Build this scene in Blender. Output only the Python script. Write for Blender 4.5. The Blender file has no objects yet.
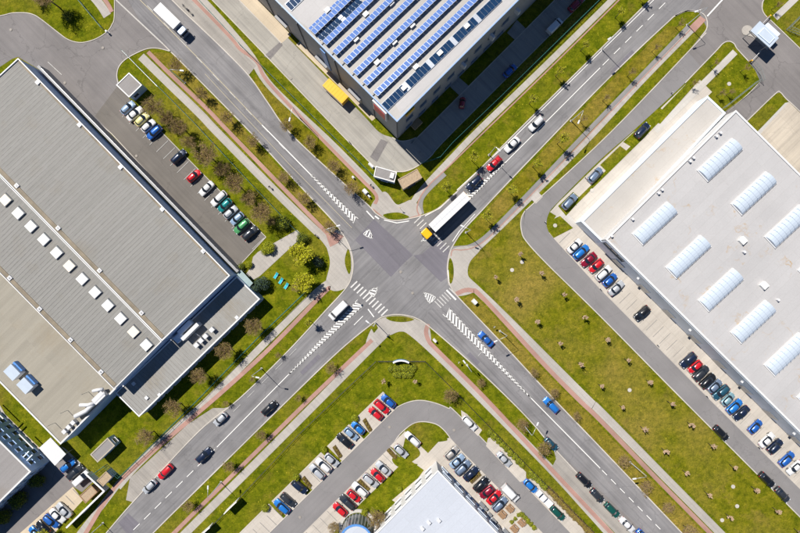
import bpy, math, random
from mathutils import Vector, Matrix
R = math.radians
scn = bpy.context.scene
COL = scn.collection

# ------------------------------------------------------------------ camera, sky, sun, exposure
CAM_H = 136.0                      # drone height above the junction
MPP = 0.255                        # metres on the ground for one photo pixel
cam_d = bpy.data.cameras.new('camera'); cam_d.lens = 24.0; cam_d.sensor_width = 36.0
cam_d.lens = 36.0 * CAM_H / (800 * MPP)
cam_d.clip_start = 1.0; cam_d.clip_end = 5000
cam = bpy.data.objects.new('camera', cam_d); COL.objects.link(cam)
cam.location = (0, 0, CAM_H); cam.rotation_euler = (0, 0, 0)
scn.camera = cam
SUN_EL = R(54); SUN_DIR = Vector((0.70 * math.cos(SUN_EL), -0.714 * math.cos(SUN_EL), -math.sin(SUN_EL)))
world = bpy.data.worlds.new('World'); scn.world = world; world.use_nodes = True
wn = world.node_tree.nodes; wl = world.node_tree.links
sky = wn.new('ShaderNodeTexSky'); sky.sky_type = 'NISHITA'; sky.sun_disc = False
sky.sun_elevation = SUN_EL; sky.sun_rotation = R(-44.4); sky.ozone_density = 10.0; sky.air_density = 1.0; sky.dust_density = 0.0
wl.new(sky.outputs['Color'], wn['Background'].inputs['Color']); wn['Background'].inputs['Strength'].default_value = 0.05
sun_d = bpy.data.lights.new('sun', 'SUN'); sun_d.energy = 5.0; sun_d.angle = R(0.5); sun_d.color = (1.0, 0.95, 0.87)
sun = bpy.data.objects.new('sun', sun_d); COL.objects.link(sun)
sun.rotation_euler = SUN_DIR.to_track_quat('-Z', 'Y').to_euler(); sun.location = (-60, 60, 90)
scn.view_settings.view_transform = 'Standard'; scn.view_settings.look = 'None'
scn.view_settings.exposure = 0.25; scn.view_settings.gamma = 1.0; scn.view_settings.use_curve_mapping = False

# ------------------------------------------------------------------ helpers
def P(u, v, h=0.0):
    """photo pixel on a surface h metres above the ground -> world x, y"""
    k = MPP * (CAM_H - h) / CAM_H
    return ((u - 400.0) * k, (266.5 - v) * k)
def PP(pts, h=0.0): return [P(u, v, h) for u, v in pts]
def ang(dx, dy): return math.atan2(-dy, dx)      # pixel direction -> world angle

class MB:
    def __init__(s): s.v = []; s.f = []; s.m = []
    def face(s, pts, mi=0):
        b = len(s.v); s.v += [tuple(p) for p in pts]; s.f.append(tuple(range(b, b + len(pts)))); s.m.append(mi)
    def add(s, verts, faces, mi=0):
        b = len(s.v); s.v += [tuple(p) for p in verts]
        for f in faces: s.f.append(tuple(b + i for i in f)); s.m.append(mi)
    def box(s, c, d, rz=0.0, mi=0, top=1.0):
        x, y, z = d[0] / 2, d[1] / 2, d[2] / 2; co, si = math.cos(rz), math.sin(rz); vs = []
        for zz, k in ((-z, 1.0), (z, top)):
            for xx, yy in ((-x, -y), (x, -y), (x, y), (-x, y)):
                xx *= k; yy *= k
                vs.append((c[0] + xx * co - yy * si, c[1] + xx * si + yy * co, c[2] + zz))
        s.add(vs, [(3, 2, 1, 0), (4, 5, 6, 7), (0, 1, 5, 4), (1, 2, 6, 5), (2, 3, 7, 6), (3, 0, 4, 7)], mi)
    def prism(s, poly, z0, z1, mi=0, bottom=False, top=True):
        a = sum(poly[i][0] * poly[(i + 1) % len(poly)][1] - poly[(i + 1) % len(poly)][0] * poly[i][1] for i in range(len(poly)))
        if a < 0: poly = poly[::-1]
        n = len(poly); vs = [(x, y, z0) for x, y in poly] + [(x, y, z1) for x, y in poly]
        fs = [(i, (i + 1) % n, n + (i + 1) % n, n + i) for i in range(n)]
        if top: fs.append(tuple(range(n, 2 * n)))
        if bottom: fs.append(tuple(range(n - 1, -1, -1)))
        s.add(vs, fs, mi)
    def flat(s, poly, z, mi=0):
        a = sum(poly[i][0] * poly[(i + 1) % len(poly)][1] - poly[(i + 1) % len(poly)][0] * poly[i][1] for i in range(len(poly)))
        if a < 0: poly = poly[::-1]
        s.face([(x, y, z) for x, y in poly], mi)
    def tube(s, pts, r, n=6, mi=0, cap=True):
        rings = []; pts = [Vector(p) for p in pts]
        if not isinstance(r, (list, tuple)): r = [r] * len(pts)
        b = len(s.v)
        for i, p in enumerate(pts):
            d = (pts[min(i + 1, len(pts) - 1)] - pts[max(i - 1, 0)]).normalized()
            a = d.cross(Vector((0, 0, 1)) if abs(d.z) < 0.9 else Vector((1, 0, 0))).normalized(); c = d.cross(a)
            for k in range(n):
                t = 2 * math.pi * k / n
                s.v.append(tuple(p + (a * math.cos(t) + c * math.sin(t)) * r[i]))
        for i in range(len(pts) - 1):
            for k in range(n):
                k2 = (k + 1) % n
                s.f.append((b + i * n + k, b + (i + 1) * n + k, b + (i + 1) * n + k2, b + i * n + k2)); s.m.append(mi)
        if cap:
            e = b + (len(pts) - 1) * n
            s.f.append(tuple(range(e + n - 1, e - 1, -1))); s.m.append(mi)
            s.f.append(tuple(range(b, b + n))); s.m.append(mi)
    def mesh(s, name, mats, smooth=False):
        me = bpy.data.meshes.new(name); me.from_pydata(s.v, [], s.f)
        if not isinstance(mats, (list, tuple)): mats = [mats]
        for m in mats: me.materials.append(m)
        if len(mats) > 1:
            me.polygons.foreach_set('material_index', s.m)
        if smooth: me.polygons.foreach_set('use_smooth', [True] * len(me.polygons))
        me.update(); return me
    def build(s, name, mats, parent=None, smooth=False):
        return link(name, s.mesh(name, mats, smooth), parent)

def link(name, me, parent=None, loc=None, rz=None):
    o = bpy.data.objects.new(name, me); COL.objects.link(o)
    if parent is not None: o.parent = parent
    if loc is not None: o.location = loc
    if rz is not None: o.rotation_euler = (0, 0, rz)
    return o
def tag(o, label, cat, group=None, kind=None):
    o['label'] = label; o['category'] = cat
    if group: o['group'] = group
    if kind: o['kind'] = kind
    return o
def thing(name, label, cat, loc=(0, 0, 0), rz=0.0, group=None):
    o = link(name, None, None, loc, rz); return tag(o, label, cat, group)
def struct(o): o['kind'] = 'structure'; return o

ORD = ['first', 'second', 'third', 'fourth', 'fifth', 'sixth', 'seventh', 'eighth', 'ninth', 'tenth', 'eleventh', 'twelfth',
       'thirteenth', 'fourteenth', 'fifteenth', 'sixteenth', 'seventeenth', 'eighteenth', 'nineteenth', 'twentieth',
       'twenty-first', 'twenty-second', 'twenty-third', 'twenty-fourth']

def smooth_line(pts, n=6):
    """Catmull-Rom through the points"""
    if len(pts) < 3: return list(pts)
    out = []
    for i in range(len(pts) - 1):
        p0 = pts[max(i - 1, 0)]; p1 = pts[i]; p2 = pts[i + 1]; p3 = pts[min(i + 2, len(pts) - 1)]
        for k in range(n):
            t = k / n; t2 = t * t; t3 = t2 * t
            out.append(tuple(0.5 * (2 * p1[j] + (p2[j] - p0[j]) * t + (2 * p0[j] - 5 * p1[j] + 4 * p2[j] - p3[j]) * t2 + (3 * p1[j] - p0[j] - 3 * p2[j] + p3[j]) * t3) for j in (0, 1)))
    out.append(tuple(pts[-1])); return out
def offset_pair(pts, w0, w1=None):
    """left and right lines of a ribbon (world coordinates, widths in metres)"""
    L = []; Rr = []; n = len(pts)
    for i, p in enumerate(pts):
        a = Vector(pts[max(i - 1, 0)]); b = Vector(pts[min(i + 1, n - 1)]); d = (b - a).normalized()
        w = w0 if w1 is None else w0 + (w1 - w0) * i / max(n - 1, 1)
        L.append((p[0] - d.y * w / 2, p[1] + d.x * w / 2)); Rr.append((p[0] + d.y * w / 2, p[1] - d.x * w / 2))
    return L, Rr

# ------------------------------------------------------------------ materials
MATS = {}
def nodes(name):
    m = bpy.data.materials.new(name); m.use_nodes = True; nt = m.node_tree
    return m, nt, nt.nodes['Principled BSDF']
def ramp(nt, fac, stops):
    r = nt.nodes.new('ShaderNodeValToRGB'); el = r.color_ramp.elements
    while len(el) < len(stops): el.new(0.5)
    for e, (p, c) in zip(el, stops): e.position = p; e.color = (*c, 1) if len(c) == 3 else c
    nt.links.new(fac, r.inputs['Fac']); return r.outputs['Color']
def noise(nt, vec, scale, detail=4, rough=0.6, out='Fac'):
    n = nt.nodes.new('ShaderNodeTexNoise'); n.inputs['Scale'].default_value = scale
    n.inputs['Detail'].default_value = detail; n.inputs['Roughness'].default_value = rough
    if vec is not None: nt.links.new(vec, n.inputs['Vector'])
    return n.outputs[out]
def mapping(nt, vec, rz=0.0, scale=(1, 1, 1), loc=(0, 0, 0)):
    m = nt.nodes.new('ShaderNodeMapping'); m.inputs['Rotation'].default_value = (0, 0, rz); m.inputs['Scale'].default_value = scale
    m.inputs['Location'].default_value = loc; m.vector_type = 'POINT'
    nt.links.new(vec, m.inputs['Vector']); return m.outputs['Vector']
def rotated(nt, vec, a, sx, sy):
    """coordinates along (x) and across (y) a direction at world angle a, then scaled"""
    v1 = mapping(nt, vec, -a); return mapping(nt, v1, 0, (sx, sy, 1))
def mix(nt, a, b, fac, mode='MIX'):
    m = nt.nodes.new('ShaderNodeMix'); m.data_type = 'RGBA'; m.blend_type = mode
    for s, x in ((6, a), (7, b)):
        if isinstance(x, (tuple, list)): m.inputs[s].default_value = (*x, 1)
        else: nt.links.new(x, m.inputs[s])
    if isinstance(fac, (int, float)): m.inputs[0].default_value = fac
    else: nt.links.new(fac, m.inputs[0])
    return m.outputs[2]
def fac_of(nt, x, lo, hi):
    r = nt.nodes.new('ShaderNodeMapRange'); r.inputs[1].default_value = lo; r.inputs[2].default_value = hi
    nt.links.new(x, r.inputs[0]); return r.outputs[0]
def bump(nt, b, h, strength, dist=0.05):
    n = nt.nodes.new('ShaderNodeBump'); n.inputs['Strength'].default_value = strength; n.inputs['Distance'].default_value = dist
    nt.links.new(h, n.inputs['Height']); nt.links.new(n.outputs['Normal'], b.inputs['Normal'])
def pos(nt): return nt.nodes.new('ShaderNodeNewGeometry').outputs['Position']
def objc(nt): return nt.nodes.new('ShaderNodeTexCoord').outputs['Object']

def plain(name, col, rough=0.6, metal=0.0, var=0.12, scale=3.0, coat=0.0, spec=0.5):
    m, nt, b = nodes(name); v = objc(nt)
    n = noise(nt, v, scale, 5); c = mix(nt, tuple(x * (1 - var) for x in col), tuple(min(1, x * (1 + var)) for x in col), fac_of(nt, n, 0.3, 0.7))
    nt.links.new(c, b.inputs['Base Color']); b.inputs['Roughness'].default_value = rough; b.inputs['Metallic'].default_value = metal
    b.inputs['Coat Weight'].default_value = coat; b.inputs['Coat Roughness'].default_value = 0.05; b.inputs['Specular IOR Level'].default_value = spec
    MATS[name] = m; return m

def grass_mat(name, dark, mid, lite, dry, dryness, flowers=True):
    m, nt, b = nodes(name); p = pos(nt)
    big = noise(nt, p, 0.045, 4, 0.55); med = noise(nt, p, 0.35, 5, 0.65); fine = noise(nt, p, 2.6, 5, 0.7); vf = noise(nt, p, 9.0, 3, 0.7)
    c = ramp(nt, med, [(0.30, dark), (0.5, mid), (0.70, lite)])
    c = mix(nt, c, dry, fac_of(nt, big, dryness, dryness + 0.30))
    patch = noise(nt, mapping(nt, p, 0, (1, 1, 1), (31, 17, 0)), 0.16, 6, 0.7)
    c = mix(nt, c, tuple(x * 0.8 for x in dry), fac_of(nt, patch, 0.56, 0.74))
    mot = noise(nt, mapping(nt, p, 0, (1, 1, 1), (7, 3, 0)), 0.9, 5, 0.7)
    c = mix(nt, c, ramp(nt, mot, [(0.34, (0.52, 0.58, 0.5)), (0.5, (1, 1, 1)), (0.66, (1.42, 1.3, 1.25))]), 0.75, 'MULTIPLY')
    c = mix(nt, c, ramp(nt, fine, [(0.3, (0.4, 0.45, 0.35)), (0.68, (1.15, 1.12, 1.0))]), 0.65, 'MULTIPLY')
    c = mix(nt, c, ramp(nt, vf, [(0.35, (0.6, 0.6, 0.6)), (0.65, (1.25, 1.25, 1.2))]), 0.55, 'MULTIPLY')
    if flowers:
        vo = nt.nodes.new('ShaderNodeTexVoronoi'); vo.inputs['Scale'].default_value = 1.1; nt.links.new(p, vo.inputs['Vector'])
        d = fac_of(nt, vo.outputs['Distance'], 0.16, 0.05); k = noise(nt, p, 0.11, 3)
        mm = nt.nodes.new('ShaderNodeMath'); mm.operation = 'MULTIPLY'; nt.links.new(d, mm.inputs[0]); nt.links.new(fac_of(nt, k, 0.45, 0.65), mm.inputs[1])
        c = mix(nt, c, (0.55, 0.46, 0.04), mm.outputs[0])
    nt.links.new(c, b.inputs['Base Color']); b.inputs['Roughness'].default_value = 0.95; b.inputs['Specular IOR Level'].default_value = 0.04
    bump(nt, b, fine, 0.9, 0.25); MATS[name] = m; return m

def paved(name, col, rz, streak=0.5, var=0.18, crack=0.3, rough=0.88, grain=14.0, slab=None):
    """asphalt / concrete: grain, blotches, streaks along the direction of travel, cracks, optional slab joints"""
    m, nt, b = nodes(name); p = pos(nt)
    lo = tuple(x * (1 - var) for x in col); hi = tuple(x * (1 + var) for x in col)
    blot = noise(nt, p, 0.12, 5, 0.6); c = mix(nt, lo, hi, fac_of(nt, blot, 0.32, 0.68))
    st = noise(nt, rotated(nt, p, rz, 0.018, 0.9), 1.0, 4, 0.6)
    c = mix(nt, c, ramp(nt, st, [(0.32, (0.62, 0.62, 0.64)), (0.5, (1, 1, 1)), (0.7, (1.22, 1.2, 1.17))]), streak, 'MULTIPLY')
    st2 = noise(nt, rotated(nt, p, rz, 0.06, 2.2), 1.0, 3, 0.6)
    c = mix(nt, c, ramp(nt, st2, [(0.35, (0.8, 0.8, 0.8)), (0.65, (1.12, 1.12, 1.12))]), streak * 0.8, 'MULTIPLY')
    g = noise(nt, p, grain, 3, 0.75); c = mix(nt, c, ramp(nt, g, [(0.3, (0.72, 0.72, 0.72)), (0.7, (1.22, 1.22, 1.22))]), 0.5, 'MULTIPLY')
    if crack:
        vo = nt.nodes.new('ShaderNodeTexVoronoi'); vo.feature = 'DISTANCE_TO_EDGE'; vo.inputs['Scale'].default_value = 0.09
        wob = nt.nodes.new('ShaderNodeVectorMath'); wob.operation = 'ADD'
        sc = nt.nodes.new('ShaderNodeVectorMath'); sc.operation = 'SCALE'; sc.inputs['Scale'].default_value = 5.0
        nt.links.new(noise(nt, p, 0.25, 4, 0.6, 'Color'), sc.inputs[0]); nt.links.new(p, wob.inputs[0]); nt.links.new(sc.outputs[0], wob.inputs[1])
        nt.links.new(wob.outputs[0], vo.inputs['Vector'])
        f = fac_of(nt, vo.outputs['Distance'], 0.010, 0.003)
        mm = nt.nodes.new('ShaderNodeMath'); mm.operation = 'MULTIPLY'; mm.inputs[1].default_value = crack; nt.links.new(f, mm.inputs[0])
        c = mix(nt, c, tuple(x * 0.45 for x in col), mm.outputs[0])
    if slab:
        br = nt.nodes.new('ShaderNodeTexBrick'); br.inputs['Scale'].default_value = 1.0; br.offset = 0.0
        br.inputs['Brick Width'].default_value = slab[0]; br.inputs['Row Height'].default_value = slab[1]; br.inputs['Mortar Size'].default_value = slab[2]
        br.inputs['Color1'].default_value = (0.93, 0.93, 0.93, 1); br.inputs['Color2'].default_value = (1.05, 1.05, 1.05, 1); br.inputs['Mortar'].default_value = (0.72, 0.7, 0.68, 1)
        nt.links.new(mapping(nt, p, -rz), br.inputs['Vector']); c = mix(nt, c, br.outputs['Color'], 0.38, 'MULTIPLY')
    nt.links.new(c, b.inputs['Base Color']); b.inputs['Roughness'].default_value = rough; b.inputs['Specular IOR Level'].default_value = 0.3
    bump(nt, b, g, 0.3, 0.02); MATS[name] = m; return m

AX_A = ang(0.70, 0.72); AX_B = ang(0.71, -0.70)      # directions of the two roads
grass_mat('grass', (0.085, 0.118, 0.004), (0.155, 0.175, 0.007), (0.235, 0.225, 0.014), (0.25, 0.20, 0.035), 0.50)
grass_mat('grass_dry', (0.125, 0.122, 0.006), (0.205, 0.182, 0.013), (0.28, 0.23, 0.028), (0.31, 0.225, 0.055), 0.42)
grass_mat('grass_meadow', (0.10, 0.122, 0.005), (0.185, 0.185, 0.010), (0.265, 0.23, 0.024), (0.31, 0.235, 0.055), 0.44)
paved('asphalt_a', (0.215, 0.208, 0.212), AX_A, 0.6)
paved('asphalt_b', (0.214, 0.208, 0.212), AX_B, 0.5)
paved('asphalt_patch', (0.170, 0.160, 0.182), AX_A, 0.3, 0.10, 0.15)
paved('asphalt_yard', (0.205, 0.19, 0.186), AX_A, 0.25, 0.12, 0.4)
paved('asphalt_lot', (0.165, 0.15, 0.135), AX_A, 0.3, 0.10, 0.25)
paved('asphalt_lane', (0.225, 0.215, 0.215), AX_A, 0.14, 0.08, 0.2)
paved('asphalt_lane_b', (0.225, 0.215, 0.215), AX_B, 0.14, 0.08, 0.2)
paved('lay_by_paving', (0.34, 0.315, 0.285), AX_A, 0.4, 0.12, 0.1, slab=(1.2, 0.6, 0.03))
paved('footpath', (0.42, 0.39, 0.355), AX_A, 0.3, 0.10, 0.08, slab=(0.8, 0.8, 0.03))
paved('footpath_light', (0.50, 0.47, 0.43), AX_B, 0.2, 0.08, 0.05, slab=(1.0, 1.0, 0.03))
paved('cycle_red', (0.40, 0.235, 0.195), AX_A, 0.25, 0.14, 0.05, slab=(0.4, 0.4, 0.02))
paved('cycle_grey', (0.25, 0.24, 0.235), AX_B, 0.3, 0.10, 0.05)
paved('concrete_lane', (0.36, 0.34, 0.305), AX_A, 0.45, 0.10, 0.25, slab=(5.0, 5.0, 0.05))
paved('concrete_yard', (0.50, 0.44, 0.36), AX_B, 0.45, 0.12, 0.2, slab=(6.0, 6.0, 0.05))
paved('concrete_pad', (0.50, 0.455, 0.40), AX_B, 0.25, 0.10, 0.05, slab=(2.5, 2.5, 0.05))
paved('concrete_beige', (0.55, 0.46, 0.34), AX_A, 0.3, 0.08, 0.05, slab=(3.0, 3.0, 0.05))
paved('kerb_stone', (0.52, 0.48, 0.43), AX_A, 0.1, 0.12, 0.0, slab=(1.0, 9.0, 0.03))
paved('soil', (0.17, 0.105, 0.055), AX_A, 0.0, 0.3, 0.0, grain=5.0)
paved('hedge_soil', (0.12, 0.085, 0.04), AX_A, 0.0, 0.3, 0.0, grain=4.0)

def paint_mat(name, col, wear):
    m, nt, b = nodes(name); p = pos(nt)
    n = noise(nt, p, 3.5, 6, 0.75); c = mix(nt, col, (0.27, 0.26, 0.255), fac_of(nt, n, 0.62 - wear, 0.80 - wear))
    nt.links.new(c, b.inputs['Base Color']); b.inputs['Roughness'].default_value = 0.8; MATS[name] = m
paint_mat('marking_white', (0.78, 0.77, 0.74), 0.03); paint_mat('marking_worn', (0.52, 0.51, 0.49), 0.12); paint_mat('marking_mid', (0.62, 0.61, 0.59), 0.09); paint_mat('marking_yellow', (0.42, 0.37, 0.26), 0.10)
plain('white_metal', (0.66, 0.66, 0.67), 0.4, var=0.05); plain('white_trim', (0.75, 0.74, 0.73), 0.5, var=0.05)
plain('grey_metal', (0.42, 0.43, 0.44), 0.4, 0.6); plain('dark_metal', (0.05, 0.05, 0.055), 0.45); plain('lamp_metal', (0.55, 0.56, 0.56), 0.35, 0.5)
plain('fence_green', (0.03, 0.17, 0.15), 0.5); plain('fence_grey', (0.26, 0.31, 0.31), 0.5)
plain('concrete_block', (0.47, 0.45, 0.42), 0.85); plain('wood', (0.33, 0.20, 0.11), 0.75, var=0.3, scale=6); plain('teal_cloth', (0.02, 0.45, 0.55), 0.8)
plain('red_sign', (0.72, 0.03, 0.03), 0.45, var=0.05); plain('yellow_sign', (0.75, 0.42, 0.02), 0.5, var=0.05); plain('blue_trim', (0.10, 0.27, 0.62), 0.4)
plain('black', (0.02, 0.02, 0.022), 0.6); plain('tan_box', (0.42, 0.30, 0.16), 0.7); plain('brown_hut', (0.40, 0.30, 0.20), 0.85, var=0.2)
plain('trunk_bark', (0.16, 0.12, 0.085), 0.9, var=0.3)
plain('solar_frame', (0.62, 0.66, 0.72), 0.35, 0.5)
def glass_mat(name, col, rough=0.08):
    m, nt, b = nodes(name); v = objc(nt); n = noise(nt, v, 0.8, 2)
    nt.links.new(mix(nt, tuple(x * 0.8 for x in col), tuple(x * 1.2 for x in col), n), b.inputs['Base Color'])
    b.inputs['Roughness'].default_value = rough; b.inputs['Specular IOR Level'].default_value = 0.8; MATS[name] = m
glass_mat('car_glass', (0.016, 0.022, 0.032)); glass_mat('window_glass', (0.03, 0.05, 0.09)); glass_mat('dark_skylight', (0.012, 0.04, 0.10), 0.15)
glass_mat('canopy_glass', (0.33, 0.42, 0.42), 0.2); glass_mat('drum_glass', (0.10, 0.12, 0.13), 0.1)
m, nt, b = nodes('solar_cell'); v = objc(nt)
br = nt.nodes.new('ShaderNodeTexBrick'); br.offset = 0; br.inputs['Scale'].default_value = 1.0; br.inputs['Brick Width'].default_value = 0.16; br.inputs['Row Height'].default_value = 0.16; br.inputs['Mortar Size'].default_value = 0.008
br.inputs['Color1'].default_value = (0.075, 0.15, 0.42, 1); br.inputs['Color2'].default_value = (0.09, 0.18, 0.47, 1); br.inputs['Mortar'].default_value = (0.2, 0.3, 0.55, 1)
nt.links.new(v, br.inputs['Vector']); nt.links.new(br.outputs['Color'], b.inputs['Base Color']); b.inputs['Roughness'].default_value = 0.22; b.inputs['Specular IOR Level'].default_value = 0.7
MATS['solar_cell'] = m

def sheet_roof(name, col, across, pitch, var=0.2, stain=0.25):
    """metal / bitumen roof of long sheets lying along `across`, each sheet a slightly different grey"""
    m, nt, b = nodes(name); p = pos(nt)
    r = mapping(nt, p, -across)
    sn = nt.nodes.new('ShaderNodeVectorMath'); sn.operation = 'SNAP'; sn.inputs[1].default_value = (11.0, pitch, 1000.0); nt.links.new(r, sn.inputs[0])
    wn_ = nt.nodes.new('ShaderNodeTexWhiteNoise'); nt.links.new(sn.outputs[0], wn_.inputs['Vector'])
    c = mix(nt, tuple(x * (1 - var) for x in col), tuple(x * (1 + var) for x in col), wn_.outputs['Value'])
    st = noise(nt, mapping(nt, r, 0, (0.05, 1.3, 1)), 1.0, 5, 0.65)
    c = mix(nt, c, ramp(nt, st, [(0.3, (0.86, 0.855, 0.85)), (0.7, (1.12, 1.12, 1.12))]), 0.6, 'MULTIPLY')
    bl = noise(nt, p, 0.10, 5, 0.6); c = mix(nt, c, tuple(x * f for x, f in zip(col, (0.85, 0.74, 0.58))), fac_of(nt, bl, 0.55, 0.55 + stain))
    g = noise(nt, p, 5.0, 4, 0.7); c = mix(nt, c, ramp(nt, g, [(0.3, (0.85, 0.85, 0.85)), (0.7, (1.12, 1.12, 1.12))]), 0.6, 'MULTIPLY')
    nt.links.new(c, b.inputs['Base Color']); b.inputs['Roughness'].default_value = 0.75; MATS[name] = m
sheet_roof('roof_sheet', (0.245, 0.24, 0.225), AX_B, 0.85, 0.045, 0.35)
sheet_roof('roof_beige', (0.30, 0.275, 0.225), AX_B, 1.6, 0.05, 0.4)
sheet_roof('roof_annex', (0.28, 0.275, 0.26), AX_B + math.pi / 2, 0.85, 0.05)
sheet_roof('roof_grey', (0.26, 0.245, 0.24), AX_B, 2.0, 0.04, 0.5)

def membrane(name, col, rust, seam=(14.0, 2.0), rz=AX_B, var=0.06):
    m, nt, b = nodes(name); p = pos(nt)
    bl = noise(nt, p, 0.09, 5, 0.6); c = mix(nt, tuple(x * (1 - var) for x in col), tuple(min(0.9, x * (1 + var)) for x in col), fac_of(nt, bl, 0.3, 0.7))
    br = nt.nodes.new('ShaderNodeTexBrick'); br.offset = 0.37; br.inputs['Scale'].default_value = 1.0
    br.inputs['Brick Width'].default_value = seam[0]; br.inputs['Row Height'].default_value = seam[1]; br.inputs['Mortar Size'].default_value = 0.03
    br.inputs['Color1'].default_value = (0.97, 0.97, 0.97, 1); br.inputs['Color2'].default_value = (1.02, 1.02, 1.02, 1); br.inputs['Mortar'].default_value = (0.86, 0.85, 0.83, 1)
    nt.links.new(mapping(nt, p, -rz), br.inputs['Vector']); c = mix(nt, c, br.outputs['Color'], 0.8, 'MULTIPLY')
    if rust:
        n1 = noise(nt, p, 0.055, 6, 0.62); a1 = nt.nodes.new('ShaderNodeMath'); a1.operation = 'SUBTRACT'; a1.inputs[1].default_value = 0.5; nt.links.new(n1, a1.inputs[0])
        a2 = nt.nodes.new('ShaderNodeMath'); a2.operation = 'ABSOLUTE'; nt.links.new(a1.outputs[0], a2.inputs[0])
        f = fac_of(nt, a2.outputs[0], 0.012, 0.0); k = fac_of(nt, noise(nt, p, 0.25, 4), 0.48, 0.70)
        mm = nt.nodes.new('ShaderNodeMath'); mm.operation = 'MULTIPLY'; nt.links.new(f, mm.inputs[0]); nt.links.new(k, mm.inputs[1])
        m2 = nt.nodes.new('ShaderNodeMath'); m2.operation = 'MULTIPLY'; m2.inputs[1].default_value = rust; nt.links.new(mm.outputs[0], m2.inputs[0])
        c = mix(nt, c, (0.42, 0.28, 0.13), m2.outputs[0])
    g = noise(nt, p, 2.5, 5, 0.7); c = mix(nt, c, ramp(nt, g, [(0.3, (0.92, 0.92, 0.92)), (0.7, (1.05, 1.05, 1.05))]), 0.7, 'MULTIPLY')
    nt.links.new(c, b.inputs['Base Color']); b.inputs['Roughness'].default_value = 0.7; MATS[name] = m
membrane('roof_white', (0.455, 0.445, 0.445), 0.9)
membrane('roof_low', (0.475, 0.45, 0.42), 0.7)
membrane('roof_pale_blue', (0.50, 0.53, 0.59), 0.0, var=0.03)
membrane('roof_solar', (0.44, 0.42, 0.395), 0.15)
membrane('roof_solar_edge', (0.47, 0.455, 0.45), 0.0)

def leaf_mat(name, a, b_, trans=0.25):
    m, nt, b = nodes(name); v = objc(nt); n = noise(nt, v, 1.6, 4, 0.7)
    oi = nt.nodes.new('ShaderNodeObjectInfo')
    c = mix(nt, a, b_, fac_of(nt, n, 0.3, 0.7)); c = mix(nt, c, tuple(x * 0.75 for x in b_), oi.outputs['Random'])
    c = mix(nt, c, mix(nt, a, b_, 0.5), 0.6)
    nt.links.new(c, b.inputs['Base Color']); b.inputs['Roughness'].default_value = 0.85; b.inputs['Specular IOR Level'].default_value = 0.2; MATS[name] = m
leaf_mat('twig_brown', (0.27, 0.19, 0.09), (0.35, 0.25, 0.12)); leaf_mat('bud_olive', (0.29, 0.25, 0.04), (0.39, 0.32, 0.065))
leaf_mat('bud_red', (0.25, 0.15, 0.09), (0.31, 0.19, 0.11))
leaf_mat('leaf_yellow', (0.50, 0.50, 0.02), (0.66, 0.62, 0.03)); leaf_mat('leaf_dark', (0.035, 0.06, 0.018), (0.06, 0.09, 0.025))
leaf_mat('leaf_green', (0.15, 0.19, 0.015), (0.25, 0.27, 0.02)); leaf_mat('leaf_conifer', (0.05, 0.085, 0.075), (0.09, 0.13, 0.11))
leaf_mat('leaf_fresh', (0.38, 0.42, 0.02), (0.50, 0.49, 0.03)); leaf_mat('bud_pink', (0.56, 0.40, 0.29), (0.68, 0.50, 0.36)); leaf_mat('hedge_brown', (0.15, 0.085, 0.04), (0.20, 0.12, 0.05))
M = MATS

# ------------------------------------------------------------------ ground, roads, paths
mb = MB(); S = 1500.0; mb.flat([(-S, -S), (S, -S), (S, S), (-S, S)], 0.0)
ground = struct(mb.build('ground', M['grass']))
LAY = {'dry': 0.0004, 'road': 0.004, 'yard': 0.014, 'path': 0.026, 'red': 0.055, 'grass': 0.070, 'mark': 0.084}
CNT = {k: 0 for k in LAY}
def zlay(layer):
    CNT[layer] += 1; return LAY[layer] + 0.0005 * CNT[layer]
def closed_smooth(pts, n=5):
    return smooth_line(pts[-2:] + pts + pts[:3], n)[2 * n:(2 + len(pts)) * n]
def area(name, pts, mat, layer, parent=None):
    if name in ('corner_paving', 'verge', 'lawn', 'cycle_crossing') and 6 <= len(pts) < 20: pts = closed_smooth(pts)
    mb = MB(); z = zlay(layer); mb.flat(PP(pts), z); return struct(mb.build(name, M[mat], parent))
def ribbon(name, pts, wpx, mat, layer, parent=None, sm=True):
    w = smooth_line(PP(pts)) if sm else PP(pts); L, Rr = offset_pair(w, wpx * MPP); mb = MB(); z = zlay(layer)
    for i in range(len(w) - 1): mb.face([(*Rr[i], z), (*Rr[i + 1], z), (*L[i + 1], z), (*L[i], z)])
    return struct(mb.build(name, M[mat], parent))
def kerb(pts, w=0.26, h=0.11, mat='kerb_stone', sm=True, name='kerb'):
    wpts = smooth_line(PP(pts)) if sm else PP(pts); L, Rr = offset_pair(wpts, w); mb = MB(); n = len(wpts)
    vs = []
    for a, b in zip(L, Rr): vs += [(*a, 0), (*a, h), (*b, h), (*b, 0)]
    fs = []
    for i in range(n - 1):
        o = i * 4
        for k in range(3): fs.append((o + k, o + 4 + k, o + 5 + k, o + 1 + k))
    fs += [(0, 1, 2, 3), tuple(4 * (n - 1) + k for k in (3, 2, 1, 0))]
    mb.add(vs, fs); return struct(mb.build(name, M[mat]))

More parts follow.
